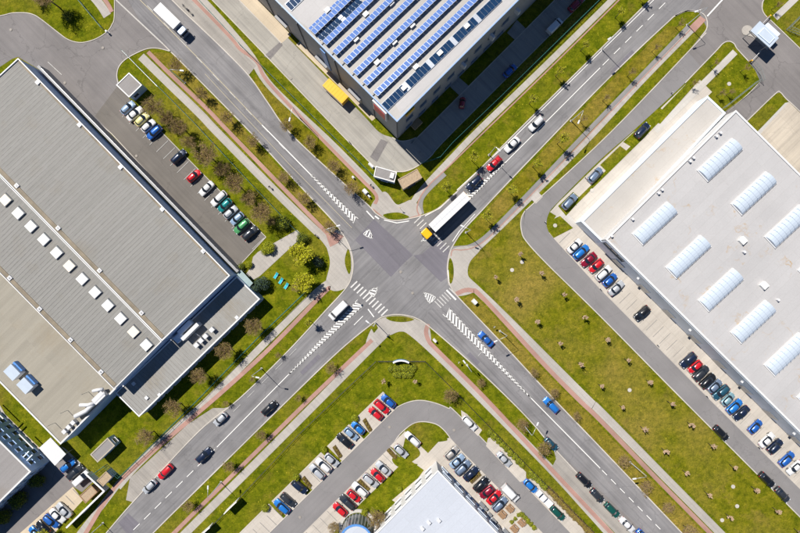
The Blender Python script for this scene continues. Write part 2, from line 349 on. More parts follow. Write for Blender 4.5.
# kerb lines of the four corners, traced once and used for the road sheet and for the kerbs
K_W = [(40, -80), (117, 0), (163, 44), (200, 81), (251, 133), (300, 186), (333, 221), (344, 236), (350, 248), (353, 261), (352, 275), (346, 288), (326, 310), (287, 352),
       (240, 398), (198.5, 431.6), (133, 502), (100, 540), (50, 595)]
K_S = [(90, 598), (153, 533), (200, 486.5), (288, 400), (340, 350), (375, 321.5), (384, 316.5), (395, 314.5), (407, 315.5), (418, 319), (431, 328), (470, 362), (510, 400), (535, 426), (553, 447), (640, 540), (700, 604)]
K_E = [(745, 598), (683, 534), (600, 447), (553, 398), (500, 341), (459, 298), (451, 287), (448, 277), (447.5, 265), (450, 252), (455, 242), (463, 230.5), (480, 212.5), (500, 191), (555, 133.5),
       (600, 87), (640, 48), (668, 22), (675, 16), (687, 11), (700, 12.5)]
K_N = [(740, -85), (650, 0), (600, 49.5), (517, 131.5), (490, 159), (467, 182), (450, 198), (437, 209), (422, 215.5), (410, 218.5), (398, 220.5), (386, 219), (376, 213.5), (368, 205),
       (340, 180), (290, 133), (268, 103), (249, 76), (225, 51), (200, 27), (172, 0), (90, -85)]
def sm(p): return smooth_line(p, 5)
area('road', [(-240, -370)] + sm(K_W) + [(-160, 809), (-120, 812)] + sm(K_S) + [(920, 832), (965, 826)] + sm(K_E) + [(720, -20), (760, -65), (1010, -310), (965, -307)] + sm(K_N) + [(-195, -375)], 'asphalt_b', 'road')
# the main road keeps its own streaks: a sheet along each arm of the road from top left to bottom right
roadA1 = area('road', [(-240, -370)] + sm([(40, -80), (117, 0), (163, 44), (200, 81), (251, 133), (300, 186), (333, 221)]) + [(352, 242), (382, 220)] + sm([(368, 205), (340, 180), (290, 133), (268, 103), (249, 76), (225, 51), (200, 27), (172, 0), (90, -85)]) + [(-195, -375)], 'asphalt_a', 'road')
roadA2 = area('road', sm([(431, 328), (470, 362), (510, 400), (535, 426), (553, 447), (640, 540), (700, 604)]) + [(920, 832), (965, 826)] + sm([(745, 598), (683, 534), (600, 447), (553, 398), (500, 341), (459, 298)]) + [(452, 290), (420, 320)], 'asphalt_a', 'road')
area('road_patch', [(355, 240), (374, 219), (413, 255), (404, 263), (391, 277)], 'asphalt_patch', 'road')
area('road_patch', [(413.5, 255.5), (422, 254), (440, 238), (450, 252), (447.5, 265), (448, 277), (441, 282)], 'asphalt_patch', 'road')
kerb([(163, 44), (200, 81), (251, 133), (300, 186), (333, 221), (344, 236), (350, 248), (353, 261), (352, 275), (346, 288), (326, 310), (287, 352), (240, 398), (198.5, 431.6), (133, 502), (100, 540), (50, 595)])
kerb(K_S); kerb(K_E); kerb(K_N[1:])

# yards and lanes
area('top_left_yard', [(-90, 40), (-40, 22), (0, 16), (12, 13.3), (25, 13), (34, 15), (42, 20), (60, 34), (67, 39), (75, 42), (84, 42.5), (96, 39), (107, 32), (112, 25), (114.5, 16), (114.5, -25), (90, -50), (95, -60), (140, 22),
      (170, 51), (158, 48.5), (147, 49), (135, 54), (125, 60), (119, 67), (117, 75), (119, 83), (131, 101), (200, 171), (266, 237), (239, 266), (200, 229), (112, 134), (79, 106), (40, 70), (18, 57), (12, 59), (0, 67), (-40, 105), (-90, 150)], 'asphalt_yard', 'yard')
area('top_left_car_park', [(119, 84), (131, 101), (200, 171), (266, 237), (239, 266), (200, 229), (112, 134), (95, 116)], 'asphalt_lot', 'yard')
kerb([(-40, 22), (0, 16), (12, 13.3), (25, 13), (34, 15), (42, 20), (60, 34), (67, 39), (75, 42), (84, 42.5), (96, 39), (107, 32), (112, 25), (114.5, 16), (114.5, -20)], 0.2)
kerb([(172, 52), (158, 48.5), (147, 49), (135, 54), (125, 60), (119, 67), (117, 75), (118, 83)], 0.2)
kerb([(132, 102), (200, 171), (266, 237)], 0.15, 0.08, sm=False); kerb([(266, 237), (239, 266), (200, 229), (112, 134), (82, 108)], 0.2, 0.1, sm=False)
# lane beside the white warehouse
LANE_L = [(725, 5), (707, 32), (610, 133), (565, 169), (534, 200), (525, 210), (521, 220), (521.5, 231), (526, 241), (547, 264), (600, 316), (681, 398), (800, 517), (860, 577)]
LANE_R = [(890, 574), (800, 486), (709, 398), (600, 288), (582, 266), (556, 240), (549, 232), (546.5, 224), (549, 213), (558, 202), (600, 160), (633, 131), (685, 83), (724, 43), (740, 25)]
area('warehouse_lane', sm([(725, 5), (707, 32), (610, 133), (534, 203), (525, 211), (521, 220), (521.5, 231), (526, 241), (547, 264), (600, 316), (681, 398), (800, 517), (860, 577)]) + sm(LANE_R), 'asphalt_lane', 'yard')
kerb([(706, 33), (610, 133), (534, 203), (525, 211), (521, 220), (521.5, 231), (526, 241), (547, 264), (600, 316), (681, 398), (800, 517), (860, 577)], 0.25)
area('gate_yard', [(698, 11), (720, -40), (800, -60), (775, -20), (764, 0), (762, 8), (764, 14), (772, 22), (800, 49), (850, 100), (850, 165), (800, 112), (786, 99), (780, 92.5), (775, 94), (750, 118), (738, 132), (700, 140), (716, 118), (726, 111),
      (745, 97), (760, 81), (755, 70), (745, 58), (737, 49), (734, 44), (729, 41.5), (723, 43.5), (700, 66), (688, 52), (707, 28)], 'asphalt_yard', 'yard')
kerb([(675, 16), (687, 11), (697, 11.5), (704, 15), (707, 22), (706, 30), (700, 38)], 0.22)
kerb([(685, 83), (715, 52), (723, 43.5), (729, 41.5), (734, 44), (737, 49), (748, 61)], 0.22)
kerb([(790, -40), (766, -4), (762, 6), (764, 14), (772, 22), (800, 49), (850, 99)], 0.22)
kerb([(738, 130), (750, 118), (775, 94), (780, 92.5), (786, 99), (800, 112), (850, 163)], 0.22)
kerb([(727, 112), (745, 97), (758, 84)], 0.2)
area('concrete_yard', [(789, 102), (860, 172), (860, 240), (752, 140), (762, 128)], 'concrete_yard', 'yard')
area('gravel_strip', [(763, 126), (785, 103), (789, 102), (768, 125), (758, 137), (752, 137)], 'concrete_block', 'yard')
# warehouse forecourt: bays and pavement
area('warehouse_forecourt', [(549, 233), (575, 206), (581, 200), (640, 142), (668, 113), (682, 98), (700, 80), (712, 92), (600, 205), (608, 228), (900, 518), (900, 588), (709, 399), (600, 289), (556, 241)], 'concrete_pad', 'yard')
area('bay_strip', [(640, 128), (686, 84), (690, 88), (643, 134), (575, 201), (558, 217), (550, 212), (558, 203), (600, 162), (633, 132)], 'concrete_pad', 'yard')
for g in ([(549, 221), (560, 216), (573, 228), (553.5, 238), (548, 231)], [(558, 206), (573, 192), (581, 199), (566, 216)], [(600, 165), (620, 146), (628, 152), (607, 172)], [(623, 142), (660, 108), (665, 112), (633, 148)],
          [(652, 120), (688, 82), (694, 86), (660, 124)]):
    area('verge', g, 'grass', 'grass')
# lane round the building with the solar roof
N_OUT = [(150, -62), (212, 0), (340, 133), (350, 142.5), (375, 167), (386, 170), (396, 171.5), (404, 171.5), (412, 169), (420, 164.5), (431, 156), (452, 133), (585, 0), (640, -55)]
N_IN = [(610, -55), (555, 0), (423, 132), (416, 137.5), (408, 140.5), (400, 141), (392, 137.5), (379, 132), (360, 112), (280, 30), (190, -60)]
area('service_lane', sm(N_OUT) + sm(N_IN), 'concrete_lane', 'yard')
kerb(N_OUT, 0.22); kerb([(610, -55), (555, 0), (423, 132), (416, 137.5), (408, 140.5), (400, 141), (392, 137.5)], 0.22)
area('loading_pad', [(205, -35), (238, -1), (281.5, 43.5), (291, 35), (258, 0), (225, -35)], 'concrete_beige', 'path')
area('loading_apron', [(296, 45), (340, 88), (372, 121), (378, 116), (330, 67), (301, 40)], 'concrete_beige', 'path')
kerb([(205, -35), (238, -1), (281.5, 43.5)], 0.25, 0.12, sm=False)
for q in ([(446, 83), (462, 98), (471, 88), (455, 74)], [(507, 33), (516, 41), (527, 30), (517, 20)]): area('entrance_paving', q, 'concrete_lane', 'path')
area('asphalt_repair', [(370, 157), (381, 139), (388, 142), (377, 162)], 'asphalt_yard', 'path')
area('asphalt_repair', [(264, 56), (280, 42), (283, 45), (270, 60)], 'asphalt_yard', 'path')
# bottom car park
SL_O = [(215, 586), (269, 533), (344, 459), (390, 414), (400, 405.5), (415, 400.5), (430, 401.5), (448, 408), (463, 419), (573, 533), (630, 592)]
SL_I = [(600, 592), (543, 533), (463, 452), (450, 437.5), (444, 430), (436, 424), (423, 421.5), (412, 424), (400, 434), (390, 447), (303, 533), (255, 582)]
area('car_park_lane', sm(SL_O) + sm(SL_I), 'asphalt_lane_b', 'yard')
kerb(SL_O, 0.2); kerb([(450, 437.5), (444, 430), (436, 424), (423, 421.5), (412, 424), (400, 434), (395, 441)], 0.2)
def rowpads(segs, d):
    for a, b in segs: area('parking_bays', [a, b, (b[0] + d[0], b[1] + d[1]), (a[0] + d[0], a[1] + d[1])], 'concrete_pad', 'path')
rowpads([((240, 562), (284, 518.5)), ((286.5, 516), (308, 495)), ((313, 490), (336, 467)), ((342, 461), (364, 439)), ((370, 433.5), (398, 406.5))], (-15, -15))
area('parking_bays', [(303, 533), (390, 447), (404, 461), (386, 479), (370, 494), (345, 519), (333, 533), (300, 566), (280, 556)], 'concrete_pad', 'path')
area('parking_bays', [(390, 446), (405, 431), (428, 453), (440, 440), (450, 437.5), (463, 452), (543, 533), (590, 580), (520, 580), (436, 472), (400, 505), (392, 500), (418, 478), (424, 470)], 'concrete_pad', 'path')
area('lawn', [(407, 437), (420, 452), (414, 460), (400, 467), (392, 459), (402, 449)], 'grass', 'grass')
area('lawn', [(403, 466), (412, 463), (418, 464), (410, 471), (402, 471)], 'grass', 'grass')
area('lawn', [(420, 424), (427, 422.5), (436, 426), (447, 438), (444, 441), (432, 440)], 'grass', 'grass')
area('parking_bays', [(461, 410), (467, 414), (482, 430), (478, 436), (462, 420)], 'concrete_pad', 'path')
area('parking_bays', [(488, 438), (492, 437), (526, 472), (526, 480), (520, 482), (486, 446)], 'concrete_pad', 'path')
area('parking_bays', [(528, 479), (534, 478), (583, 528), (595, 545), (585, 548), (526, 487)], 'concrete_pad', 'path')
# bottom left yard
area('bottom_left_yard', [(36, 447), (50, 447), (68, 454), (94, 481), (82, 492), (73, 486.5), (20, 533), (-30, 580), (-70, 560), (-20, 500), (20, 465)], 'asphalt_yard', 'yard')
area('bottom_left_bays', [(20, 533), (73, 486.5), (83, 500), (72, 512), (45, 545), (0, 575), (-25, 575)], 'concrete_beige', 'yard')
area('garden_path', [(5, 414), (40, 448), (36, 451), (2, 418)], 'concrete_beige', 'path')
area('garden_path', [(0, 405), (5, 414), (40, 450), (33, 455), (-5, 415)], 'footpath', 'path')
area('side_path', [(61, 446), (66, 449), (97, 478), (94, 482), (72, 458)], 'footpath', 'path')
# garden path between the car park and the street, left of the junction
area('garden_path', [(253, 257), (258, 252), (297, 230), (303, 236), (260, 276), (253, 280), (246, 274), (251, 267)], 'footpath', 'path')

# pavements and cycle tracks ---------------------------------------------------
ribbon('footpath', [(40, -57), (92, -5), (107.5, 16)], 8.5, 'footpath', 'path')
ribbon('cycle_track', [(57, -52), (101, -5), (112, 12)], 4.0, 'cycle_red', 'red')
ribbon('footpath', [(141, 56.5), (163, 78), (200, 114), (217, 132), (275, 191), (312, 227), (326, 240), (340, 262), (341, 268)], 8.0, 'footpath', 'path')
ribbon('cycle_track', [(148, 52), (170, 74), (205, 107), (229, 132), (285, 190), (325, 231), (330, 236)], 4.0, 'cycle_red', 'red')
area('corner_paving', [(325, 240), (329, 228), (341, 232), (350, 248), (353, 261), (352, 275), (347, 287), (334, 291), (326, 283), (330, 262)], 'footpath', 'path')
area('cycle_crossing', [(325, 232), (335, 232), (344, 236), (338, 243), (330, 247)], 'cycle_red', 'red')
for g in ([(348, 249), (350.5, 256), (351, 268), (349, 274), (345.5, 266), (345, 258)],): area('verge', g, 'grass', 'grass')
ribbon('footpath', [(336, 280), (318, 291), (265, 343), (208, 400), (180, 425), (140, 462), (118, 487)], 7.0, 'footpath', 'path')
ribbon('cycle_track', [(330, 288), (322, 294.5), (270, 348), (222, 392), (186, 423), (126, 475), (106, 500), (84, 536), (50, 590)], 4.2, 'cycle_red', 'red')
area('lay_by', [(213, 408), (224, 408), (232, 406), (198.5, 431.6), (133, 502), (126, 500), (130, 478), (188, 424)], 'lay_by_paving', 'path')
ribbon('footpath', [(119, 483), (100, 508), (78, 536), (40, 590)], 6.0, 'footpath', 'path')
# bottom corner of the junction
ribbon('footpath', [(150, 569), (200, 518.5), (260, 459), (318, 401), (380, 338.5), (390, 331), (401, 327.5), (412, 332), (440, 357), (482, 399), (548, 466), (590, 512), (640, 568)], 8.0, 'footpath', 'path')
ribbon('cycle_track', [(140, 567), (200, 507), (255, 453), (310, 399), (372, 340)], 4.0, 'cycle_red', 'red')
ribbon('cycle_track', [(428, 324), (426, 332), (429, 341), (437, 350), (485, 398), (553, 471), (600, 521), (645, 570)], 4.2, 'cycle_red', 'red')
area('corner_paving', [(375, 322.5), (384, 317.5), (395, 315.5), (407, 316.5), (418, 320), (429, 327), (430, 345), (416, 336), (401, 331), (386, 336), (372, 345), (366, 342)], 'footpath', 'path')
area('verge', [(386, 317.5), (395, 316), (405, 316.5), (414, 319.5), (404, 322), (392, 321)], 'grass', 'grass')
area('verge', [(371, 328), (376, 323.5), (378, 328), (374, 333)], 'grass', 'grass')
area('lay_by', [(553, 447), (556, 459), (552, 467), (600, 517), (650, 570), (690, 595), (640, 540)], 'lay_by_paving', 'path')
area('lay_by', [(556, 450), (600, 490), (660, 548), (690, 590), (640, 540), (553, 447)], 'asphalt_yard', 'path')
# right corner
ribbon('footpath', [(460, 262), (464, 277), (478, 291), (505, 317), (585, 397), (600, 411), (660, 472), (722, 535), (770, 585)], 8.0, 'footpath', 'path')
ribbon('cycle_track', [(456, 294), (464, 290.5), (472, 290.5), (483, 298), (540, 360), (577, 398), (600, 420), (655, 477), (712, 535), (760, 585)], 4.4, 'cycle_red', 'red')
ribbon('footpath', [(457, 268), (463, 259), (480, 246), (512, 215.5), (547, 181), (594, 133), (640, 83), (690, 32), (698, 25)], 5.6, 'footpath', 'path')
ribbon('cycle_track', [(452, 248.5), (459, 248), (470, 246.5), (483, 239), (502, 221), (540, 181.5), (586, 133), (640, 77), (689, 26)], 4.4, 'cycle_grey', 'path')
ribbon('cycle_line', [(451, 256), (453, 250), (462, 250), (472, 248), (485, 240.5), (504, 222.5), (542.5, 183), (589, 134.5), (642, 79), (692, 28)], 1.0, 'cycle_red', 'red')
area('corner_paving', [(448, 283), (447.5, 265), (450, 252), (458, 247), (475, 246), (480, 250), (470, 262), (468, 275), (476, 290), (458, 296), (451, 287)], 'footpath', 'path')
area('verge', [(448.7, 281), (448.3, 266), (450, 258), (453, 264), (453.6, 275), (451.5, 283)], 'grass', 'grass')
area('cycle_crossing', [(689, 27), (700, 16), (706, 20), (694, 33)], 'cycle_red', 'red')
ribbon('footpath', [(533, 201), (540, 194)], 8.0, 'footpath_light', 'path')
# paths by the warehouse gate
ribbon('footpath', [(655, 131), (695, 92), (735, 52)], 6.5, 'footpath_light', 'red')
ribbon('footpath', [(775, 18), (797, -3), (830, -36)], 6.5, 'footpath_light', 'path')
ribbon('footpath', [(562, 214), (556, 222)], 7.0, 'footpath_light', 'red'); ribbon('footpath', [(563, 212), (576, 226)], 5.0, 'footpath_light', 'red')
# top corner
ribbon('footpath', [(660, -48), (600, 12), (540, 71), (478, 131), (450, 160), (430, 181), (418, 195), (413, 203)], 6.0, 'footpath', 'path')
ribbon('cycle_line', [(663, -44), (603, 16), (543, 75), (481, 135), (445, 170), (430, 184), (421, 196), (417, 208), (419, 215)], 1.3, 'cycle_red', 'red')
ribbon('cycle_track', [(445, 174), (432, 186), (422.5, 197), (420.5, 206), (422, 214)], 4.4, 'cycle_grey', 'path')
ribbon('footpath', [(130, -70), (200, -2), (236, 38), (252, 58), (272, 88), (330, 143), (372, 186), (383, 200), (388, 206)], 7.5, 'footpath', 'path')
ribbon('cycle_track', [(124, -68), (196, 2), (231, 38), (240, 49), (257, 62), (268, 82), (316, 133), (360, 178), (376, 195), (375, 204)], 3.4, 'cycle_red', 'red')
area('lay_by', [(172, 0), (200, 27), (225, 51), (249, 75), (256, 66), (240, 50), (231, 39), (200, 6), (140, -54), (115, -54)], 'lay_by_paving', 'path')
area('corner_paving', [(371, 207), (378, 196), (386, 192), (396, 204), (403, 203), (411, 200), (418, 205), (421.5, 214.5), (410, 217.5), (398, 219.5), (386, 218), (377, 213)], 'footpath', 'path')
area('verge', [(383, 215), (390, 213), (398, 212.5), (405, 214.5), (409, 217.3), (398, 219.3), (388, 218.5)], 'grass', 'grass')
ribbon('cycle_line', [(373, 209), (381, 216)], 1.2, 'cycle_red', 'red', sm=False)
ribbon('cycle_line', [(410, 218), (421, 215)], 1.2, 'cycle_red', 'red', sm=False)
# drier grass: meadow and road-side verges
area('meadow', sm([(474, 254), (520, 214), (519, 228), (524, 241), (546, 265), (600, 318), (680, 399), (799, 519), (850, 570)]) + sm([(780, 580), (727, 530), (606, 408), (511, 313), (484, 287), (471, 274), (468, 265)]), 'grass_meadow', 'dry')
area('verge', sm([(466, 233), (481, 216), (501, 195), (556, 137), (601, 91), (641, 52), (668, 26)]) + sm([(683, 27), (636, 76), (582, 131), (536, 180), (499, 218), (482, 234), (470, 241)]), 'grass_dry', 'dry')
area('verge', sm([(640, -50), (593, -2), (533, 58), (474, 117), (463, 128)]) + sm([(470, 131), (478, 124), (537, 65), (597, 6), (645, -42)]), 'grass_dry', 'dry')
area('verge', sm([(150, 53), (175, 55), (200, 83), (250, 136), (299, 189), (336, 227)]) + sm([(326, 228), (288, 188), (232, 131), (207, 104), (172, 70)]), 'grass_dry', 'dry')
area('verge', sm([(251, 80), (268, 106), (290, 137), (340, 184), (367, 207)]) + sm([(371, 198), (357, 180), (313, 135), (270, 92), (256, 76)]), 'grass_dry', 'dry')
area('verge', sm([(461, 301), (500, 345), (552, 401), (600, 451), (683, 538)]) + sm([(706, 535), (652, 480), (597, 423), (574, 400), (537, 363), (480, 301), (470, 294)]), 'grass_dry', 'dry')

# ------------------------------------------------------------------ road markings
def mark(name, polys, mat='marking_white'):
    mb = MB(); z = zlay('mark')
    for p in polys: mb.flat(PP(p), z)
    return struct(mb.build(name, M[mat]))
def line_poly(a, b, w):
    dx, dy = b[0] - a[0], b[1] - a[1]; l = math.hypot(dx, dy); nx, ny = -dy / l * w / 2, dx / l * w / 2
    return [(a[0] + nx, a[1] + ny), (b[0] + nx, b[1] + ny), (b[0] - nx, b[1] - ny), (a[0] - nx, a[1] - ny)]
def dashes(a, b, n, w=0.6, on=0.5):
    out = []
    for i in range(n):
        t0 = (i + 0.5 - on / 2) / n; t1 = (i + 0.5 + on / 2) / n
        out.append(line_poly((a[0] + (b[0] - a[0]) * t0, a[1] + (b[1] - a[1]) * t0), (a[0] + (b[0] - a[0]) * t1, a[1] + (b[1] - a[1]) * t1), w))
    return out
def wedge(a, b, w0, w1, n, slant=0.9, duty=0.5):
    """hatched no-drive wedge along a-b: outlines and slanted bars"""
    dx, dy = b[0] - a[0], b[1] - a[1]; l = math.hypot(dx, dy); ux, uy = dx / l, dy / l; nx, ny = -uy, ux
    def at(t, s): w = (w0 + (w1 - w0) * max(0, min(1, t / l))) / 2; return (a[0] + ux * t + nx * w * s, a[1] + uy * t + ny * w * s)
    out = [[at(0, -1), at(l, -1), (at(l, -1)[0] + nx * .5, at(l, -1)[1] + ny * .5), (at(0, -1)[0] + nx * .5, at(0, -1)[1] + ny * .5)],
           [at(0, 1), at(l, 1), (at(l, 1)[0] - nx * .5, at(l, 1)[1] - ny * .5), (at(0, 1)[0] - nx * .5, at(0, 1)[1] - ny * .5)]]
    st = l / n
    for i in range(n):
        t = i * st; w = w0 + (w1 - w0) * t / l; k = slant * w / 2; d = st * duty
        out.append([at(max(t - k, 0), -1), at(max(t - k + d, 0), -1), at(min(t + k + d, l), 1), at(min(t + k, l), 1)])
    return out
def leaf(tip, base, w, n):
    """hatched drop-shaped marking"""
    dx, dy = base[0] - tip[0], base[1] - tip[1]; l = math.hypot(dx, dy); ux, uy = dx / l, dy / l; nx, ny = -uy, ux
    def hw(t): return w / 2 * math.sin(min(1, (t / l) * 1.05) * math.pi / 2)
    def at(t, s): return (tip[0] + ux * t + nx * hw(t) * s, tip[1] + uy * t + ny * hw(t) * s)
    out = []; N = 8
    for s in (-1, 1):
        for i in range(N):
            a, b = at(l * i / N, s), at(l * (i + 1) / N, s); out.append(line_poly(a, b, 0.6))
    out.append(line_poly(at(l, -1), at(l, 1), 0.6))
    for i in range(n):
        t = l * (i + 0.6) / n; out.append(line_poly(at(max(t - w * .18, 0.05 * l), -1), at(min(t + w * .18, l), 1), l / n * 0.45))
    return out
def zebra(a, b, n, d, L, w, skip=()):
    out = []
    for i in range(n):
        if i in skip: continue
        t = i / (n - 1); c = (a[0] + (b[0] - a[0]) * t, a[1] + (b[1] - a[1]) * t)
        out.append(line_poly((c[0] - d[0] * L / 2, c[1] - d[1] * L / 2), (c[0] + d[0] * L / 2, c[1] + d[1] * L / 2), w))
    return out
dA = (0.70, 0.714); dB = (0.714, -0.70)
mark('hatched_marking', wedge((356, 221), (311, 175), 6.8, 1.4, 15)); mark('hatched_marking', leaf((372.5, 238.5), (366, 231.5), 7, 3))
mark('centre_line', [line_poly((262, 125), (311, 175), 0.9)]); mark('faded_line', [line_poly((120, -20), (200, 60), 0.8), line_poly((200, 60), (262, 125), 0.8)], 'marking_yellow')
mark('faded_line', dashes((142, 0), (290, 155), 9, 0.6, 0.35), 'marking_worn')
mark('edge_line', [line_poly((116, 0), (163, 44), 1.3)], 'concrete_block')
mark('faded_line', [line_poly((290, 165), (352, 228), 0.5), line_poly((205, 74), (290, 165), 0.5)], 'marking_yellow')
mark('hatched_marking', wedge((360.5, 302.5), (288, 375), 8.6, 0.8, 28)); mark('hatched_marking', leaf((377.5, 287), (371, 294.5), 7, 3))
mark('centre_line', [line_poly((288, 375), (217, 447), 0.8)]); mark('lane_dashes', dashes((217, 447), (110, 553), 10, 0.7, 0.6))
mark('zebra_crossing', zebra((354, 284.5), (384.5, 312.5), 11, dB, 9, 1.5), 'marking_mid')
mark('stop_line', [line_poly((368, 309), (374, 317), 1.0), line_poly((354, 325), (363, 316), 0.7)])
mark('hatched_marking', wedge((446, 311), (531, 398), 9.5, 0.6, 27)); mark('hatched_marking', leaf((423.5, 292.5), (433, 300.5), 8, 5))
mark('centre_line', [line_poly((531, 398), (600, 468), 0.8)]); mark('lane_dashes', dashes((600, 468), (680, 549), 9, 0.7, 0.55))
mark('zebra_crossing', zebra((438, 304.5), (452.5, 291.5), 7, dA, 9.5, 1.0), 'marking_worn'); mark('zebra_crossing', [line_poly((446.5, 290), (456, 299.8), 1.6)])
mark('zebra_crossing', zebra((417.5, 220), (446, 249), 11, dB, 9, 1.2, skip=(3, 4, 5)), 'marking_worn'); mark('hatched_marking', leaf((421, 241.5), (431, 236), 5, 3))
mark('hatched_marking', wedge((464, 201), (506, 162), 7, 1.0, 16)); mark('centre_line', [line_poly((506, 162), (600, 68), 0.8)]); mark('lane_dashes', dashes((600, 68), (690, -22), 8, 0.7, 0.55))
mark('edge_line', [line_poly((457, 190), (515, 136.5), 0.7), line_poly((515, 136.5), (601, 51.5), 0.7), line_poly((601, 51.5), (660, -6), 0.7)])
mark('edge_line', [line_poly((425, 216), (440, 208), 0.8), line_poly((440, 208), (457, 192), 0.8)])
mark('edge_line', [line_poly((366.5, 211), (374, 219), 1.1), line_poly((375, 216), (379, 219), 1.4), line_poly((384, 220), (397, 223), 0.9), line_poly((397, 223), (409, 221), 0.9)])
mark('edge_line', [line_poly((452.5, 241.5), (459.5, 231), 0.8), line_poly((459.5, 231), (475, 214), 0.6), line_poly((448, 270), (449, 283), 1.0)])
mark('faded_line', dashes((300, 345), (230, 415), 5, 0.5, 0.5) + [line_poly((478, 356), (485, 348), 0.5)], 'marking_worn')
mark('edge_line', [line_poly((707, 16.5), (724, -2), 1.4), line_poly((724, -2), (750, -28), 1.4)])
mark('faded_line', [line_poly((48, 62), (62, 75), 0.6)], 'marking_worn')
for q in ([(118, 523), (128, 513), (140, 524), (129, 536)], [(610, 72), (632, 50), (635, 53), (613, 75)], [(470, 352), (480, 362), (477, 365), (467, 355)], [(300, 372), (318, 354), (321, 357), (303, 375)]):
    area('road_repair', q, 'asphalt_patch', 'yard')
# parking bay lines
paint_mat('bay_grey', (0.27, 0.26, 0.25), 0.02)
def bay_lines(a, b, n, d, L, mat='marking_worn', w=0.45, flip=1):
    mark('bay_lines', [line_poly((a[0] + (b[0] - a[0]) * i / n, a[1] + (b[1] - a[1]) * i / n), (a[0] + (b[0] - a[0]) * i / n + d[0] * L, a[1] + (b[1] - a[1]) * i / n + d[1] * L), w) for i in range(n + 1)], mat)
bay_lines((134, 106), (264, 238), 19, (-0.72, 0.70), 16)
bay_lines((559, 243), (800, 484), 36, (0.72, -0.70), 15, 'bay_grey')
bay_lines((242, 559), (284, 518.5), 6, (-0.72, -0.70), 14, 'bay_grey'); bay_lines((313, 490), (336, 467), 3, (-0.7, -0.7), 14, 'bay_grey')
bay_lines((306, 532), (390, 447), 12, (0.7, 0.7), 14, 'bay_grey'); bay_lines((455, 446), (505, 497), 8, (-0.72, 0.7), 14, 'bay_grey')
bay_lines((73, 489), (30, 528), 6, (0.7, 0.72), 12, 'bay_grey')

# ------------------------------------------------------------------ buildings
plain('wall_white', (0.62, 0.61, 0.60), 0.7, var=0.05, scale=0.6); plain('wall_grey', (0.30, 0.30, 0.31), 0.6, var=0.06, scale=0.6)
plain('wall_blue', (0.40, 0.55, 0.80), 0.5, 0.0, var=0.08, scale=0.6); plain('wall_silver', (0.72, 0.80, 0.90), 0.4, 0.0, var=0.06, scale=0.6)
plain('wall_dark', (0.09, 0.10, 0.12), 0.6, var=0.08, scale=0.6); plain('wall_beige', (0.42, 0.37, 0.30), 0.75, var=0.08, scale=0.6)
plain('skylight_white', (0.80, 0.79, 0.75), 0.35, var=0.04); plain('skylight_cream', (0.78, 0.72, 0.60), 0.4, var=0.04)
plain('skylight_acrylic', (0.50, 0.57, 0.66), 0.2, var=0.05, scale=0.5); plain('rooflight_rib', (0.42, 0.48, 0.57), 0.4)
def inset(poly, d):
    """inset a convex polygon by d metres"""
    a = sum(poly[i][0] * poly[(i + 1) % len(poly)][1] - poly[(i + 1) % len(poly)][0] * poly[i][1] for i in range(len(poly)))
    if a < 0: poly = poly[::-1]
    n = len(poly); out = []
    for i in range(n):
        p0, p1, p2 = Vector(poly[i - 1]), Vector(poly[i]), Vector(poly[(i + 1) % n])
        e1 = (p1 - p0).normalized(); e2 = (p2 - p1).normalized(); n1 = Vector((-e1.y, e1.x)); n2 = Vector((-e2.y, e2.x))
        k = (n1 + n2); k = k / max(k.dot(n1), 1e-6); out.append(tuple(p1 + k * d))
    return out
def ring(mb, outer, inner, z0, z1, mi=0):
    a = sum(outer[i][0] * outer[(i + 1) % len(outer)][1] - outer[(i + 1) % len(outer)][0] * outer[i][1] for i in range(len(outer)))
    if a < 0: outer = outer[::-1]
    n = len(outer)
    for i in range(n):
        j = (i + 1) % n
        mb.face([(*outer[i], z1), (*outer[j], z1), (*inner[j], z1), (*inner[i], z1)], mi)
        mb.face([(*outer[i], z0), (*outer[j], z0), (*outer[j], z1), (*outer[i], z1)], mi)
        mb.face([(*inner[j], z0), (*inner[i], z0), (*inner[i], z1), (*inner[j], z1)], mi)
        mb.face([(*outer[j], z0), (*outer[i], z0), (*inner[i], z0), (*inner[j], z0)], mi)
def building(name, label, px, h, wall, roof, rim='white_trim', rim_w=0.35, rim_h=0.3, z0=0.0, cat='building', hroof=None):
    poly = PP(px, h); c = (sum(p[0] for p in poly) / len(poly), sum(p[1] for p in poly) / len(poly))
    t = thing(name, label, cat, (c[0], c[1], 0)); poly = [(x - c[0], y - c[1]) for x, y in poly]
    body = inset(poly, 0.06)
    for i in range(len(body)):
        a, b = body[i], body[(i + 1) % len(body)]; mb = MB(); d = (Vector(b) - Vector(a)).normalized(); nrm = Vector((d.y, -d.x)) * -0.25
        mb.prism([a, b, (b[0] + nrm.x, b[1] + nrm.y), (a[0] + nrm.x, a[1] + nrm.y)], z0, h - rim_h); mb.build('wall', M[wall], t)
    inn = inset(poly, rim_w); mb = MB(); mb.prism(inset(poly, 0.1), h - rim_h - 0.25, h - rim_h + 0.03); rf = mb.build('roof', M[roof], t)
    mb = MB(); ring(mb, poly if sum(poly[i][0] * poly[(i + 1) % len(poly)][1] - poly[(i + 1) % len(poly)][0] * poly[i][1] for i in range(len(poly))) > 0 else poly[::-1], inn, h - rim_h - 0.02, h); mb.build('parapet', M[rim], t)
    return t, c
def roofpart(name, t, c, px, h, mat, size, rz, zc, parent=None, top=1.0):
    """a box on a roof: px is the pixel of its centre at height h"""
    x, y = P(*px, h); mb = MB(); mb.box((0, 0, 0), size, 0, 0, top); o = mb.build(name, M[mat], parent or t)
    o.location = (x - c[0], y - c[1], zc); o.rotation_euler = (0, 0, rz); return o
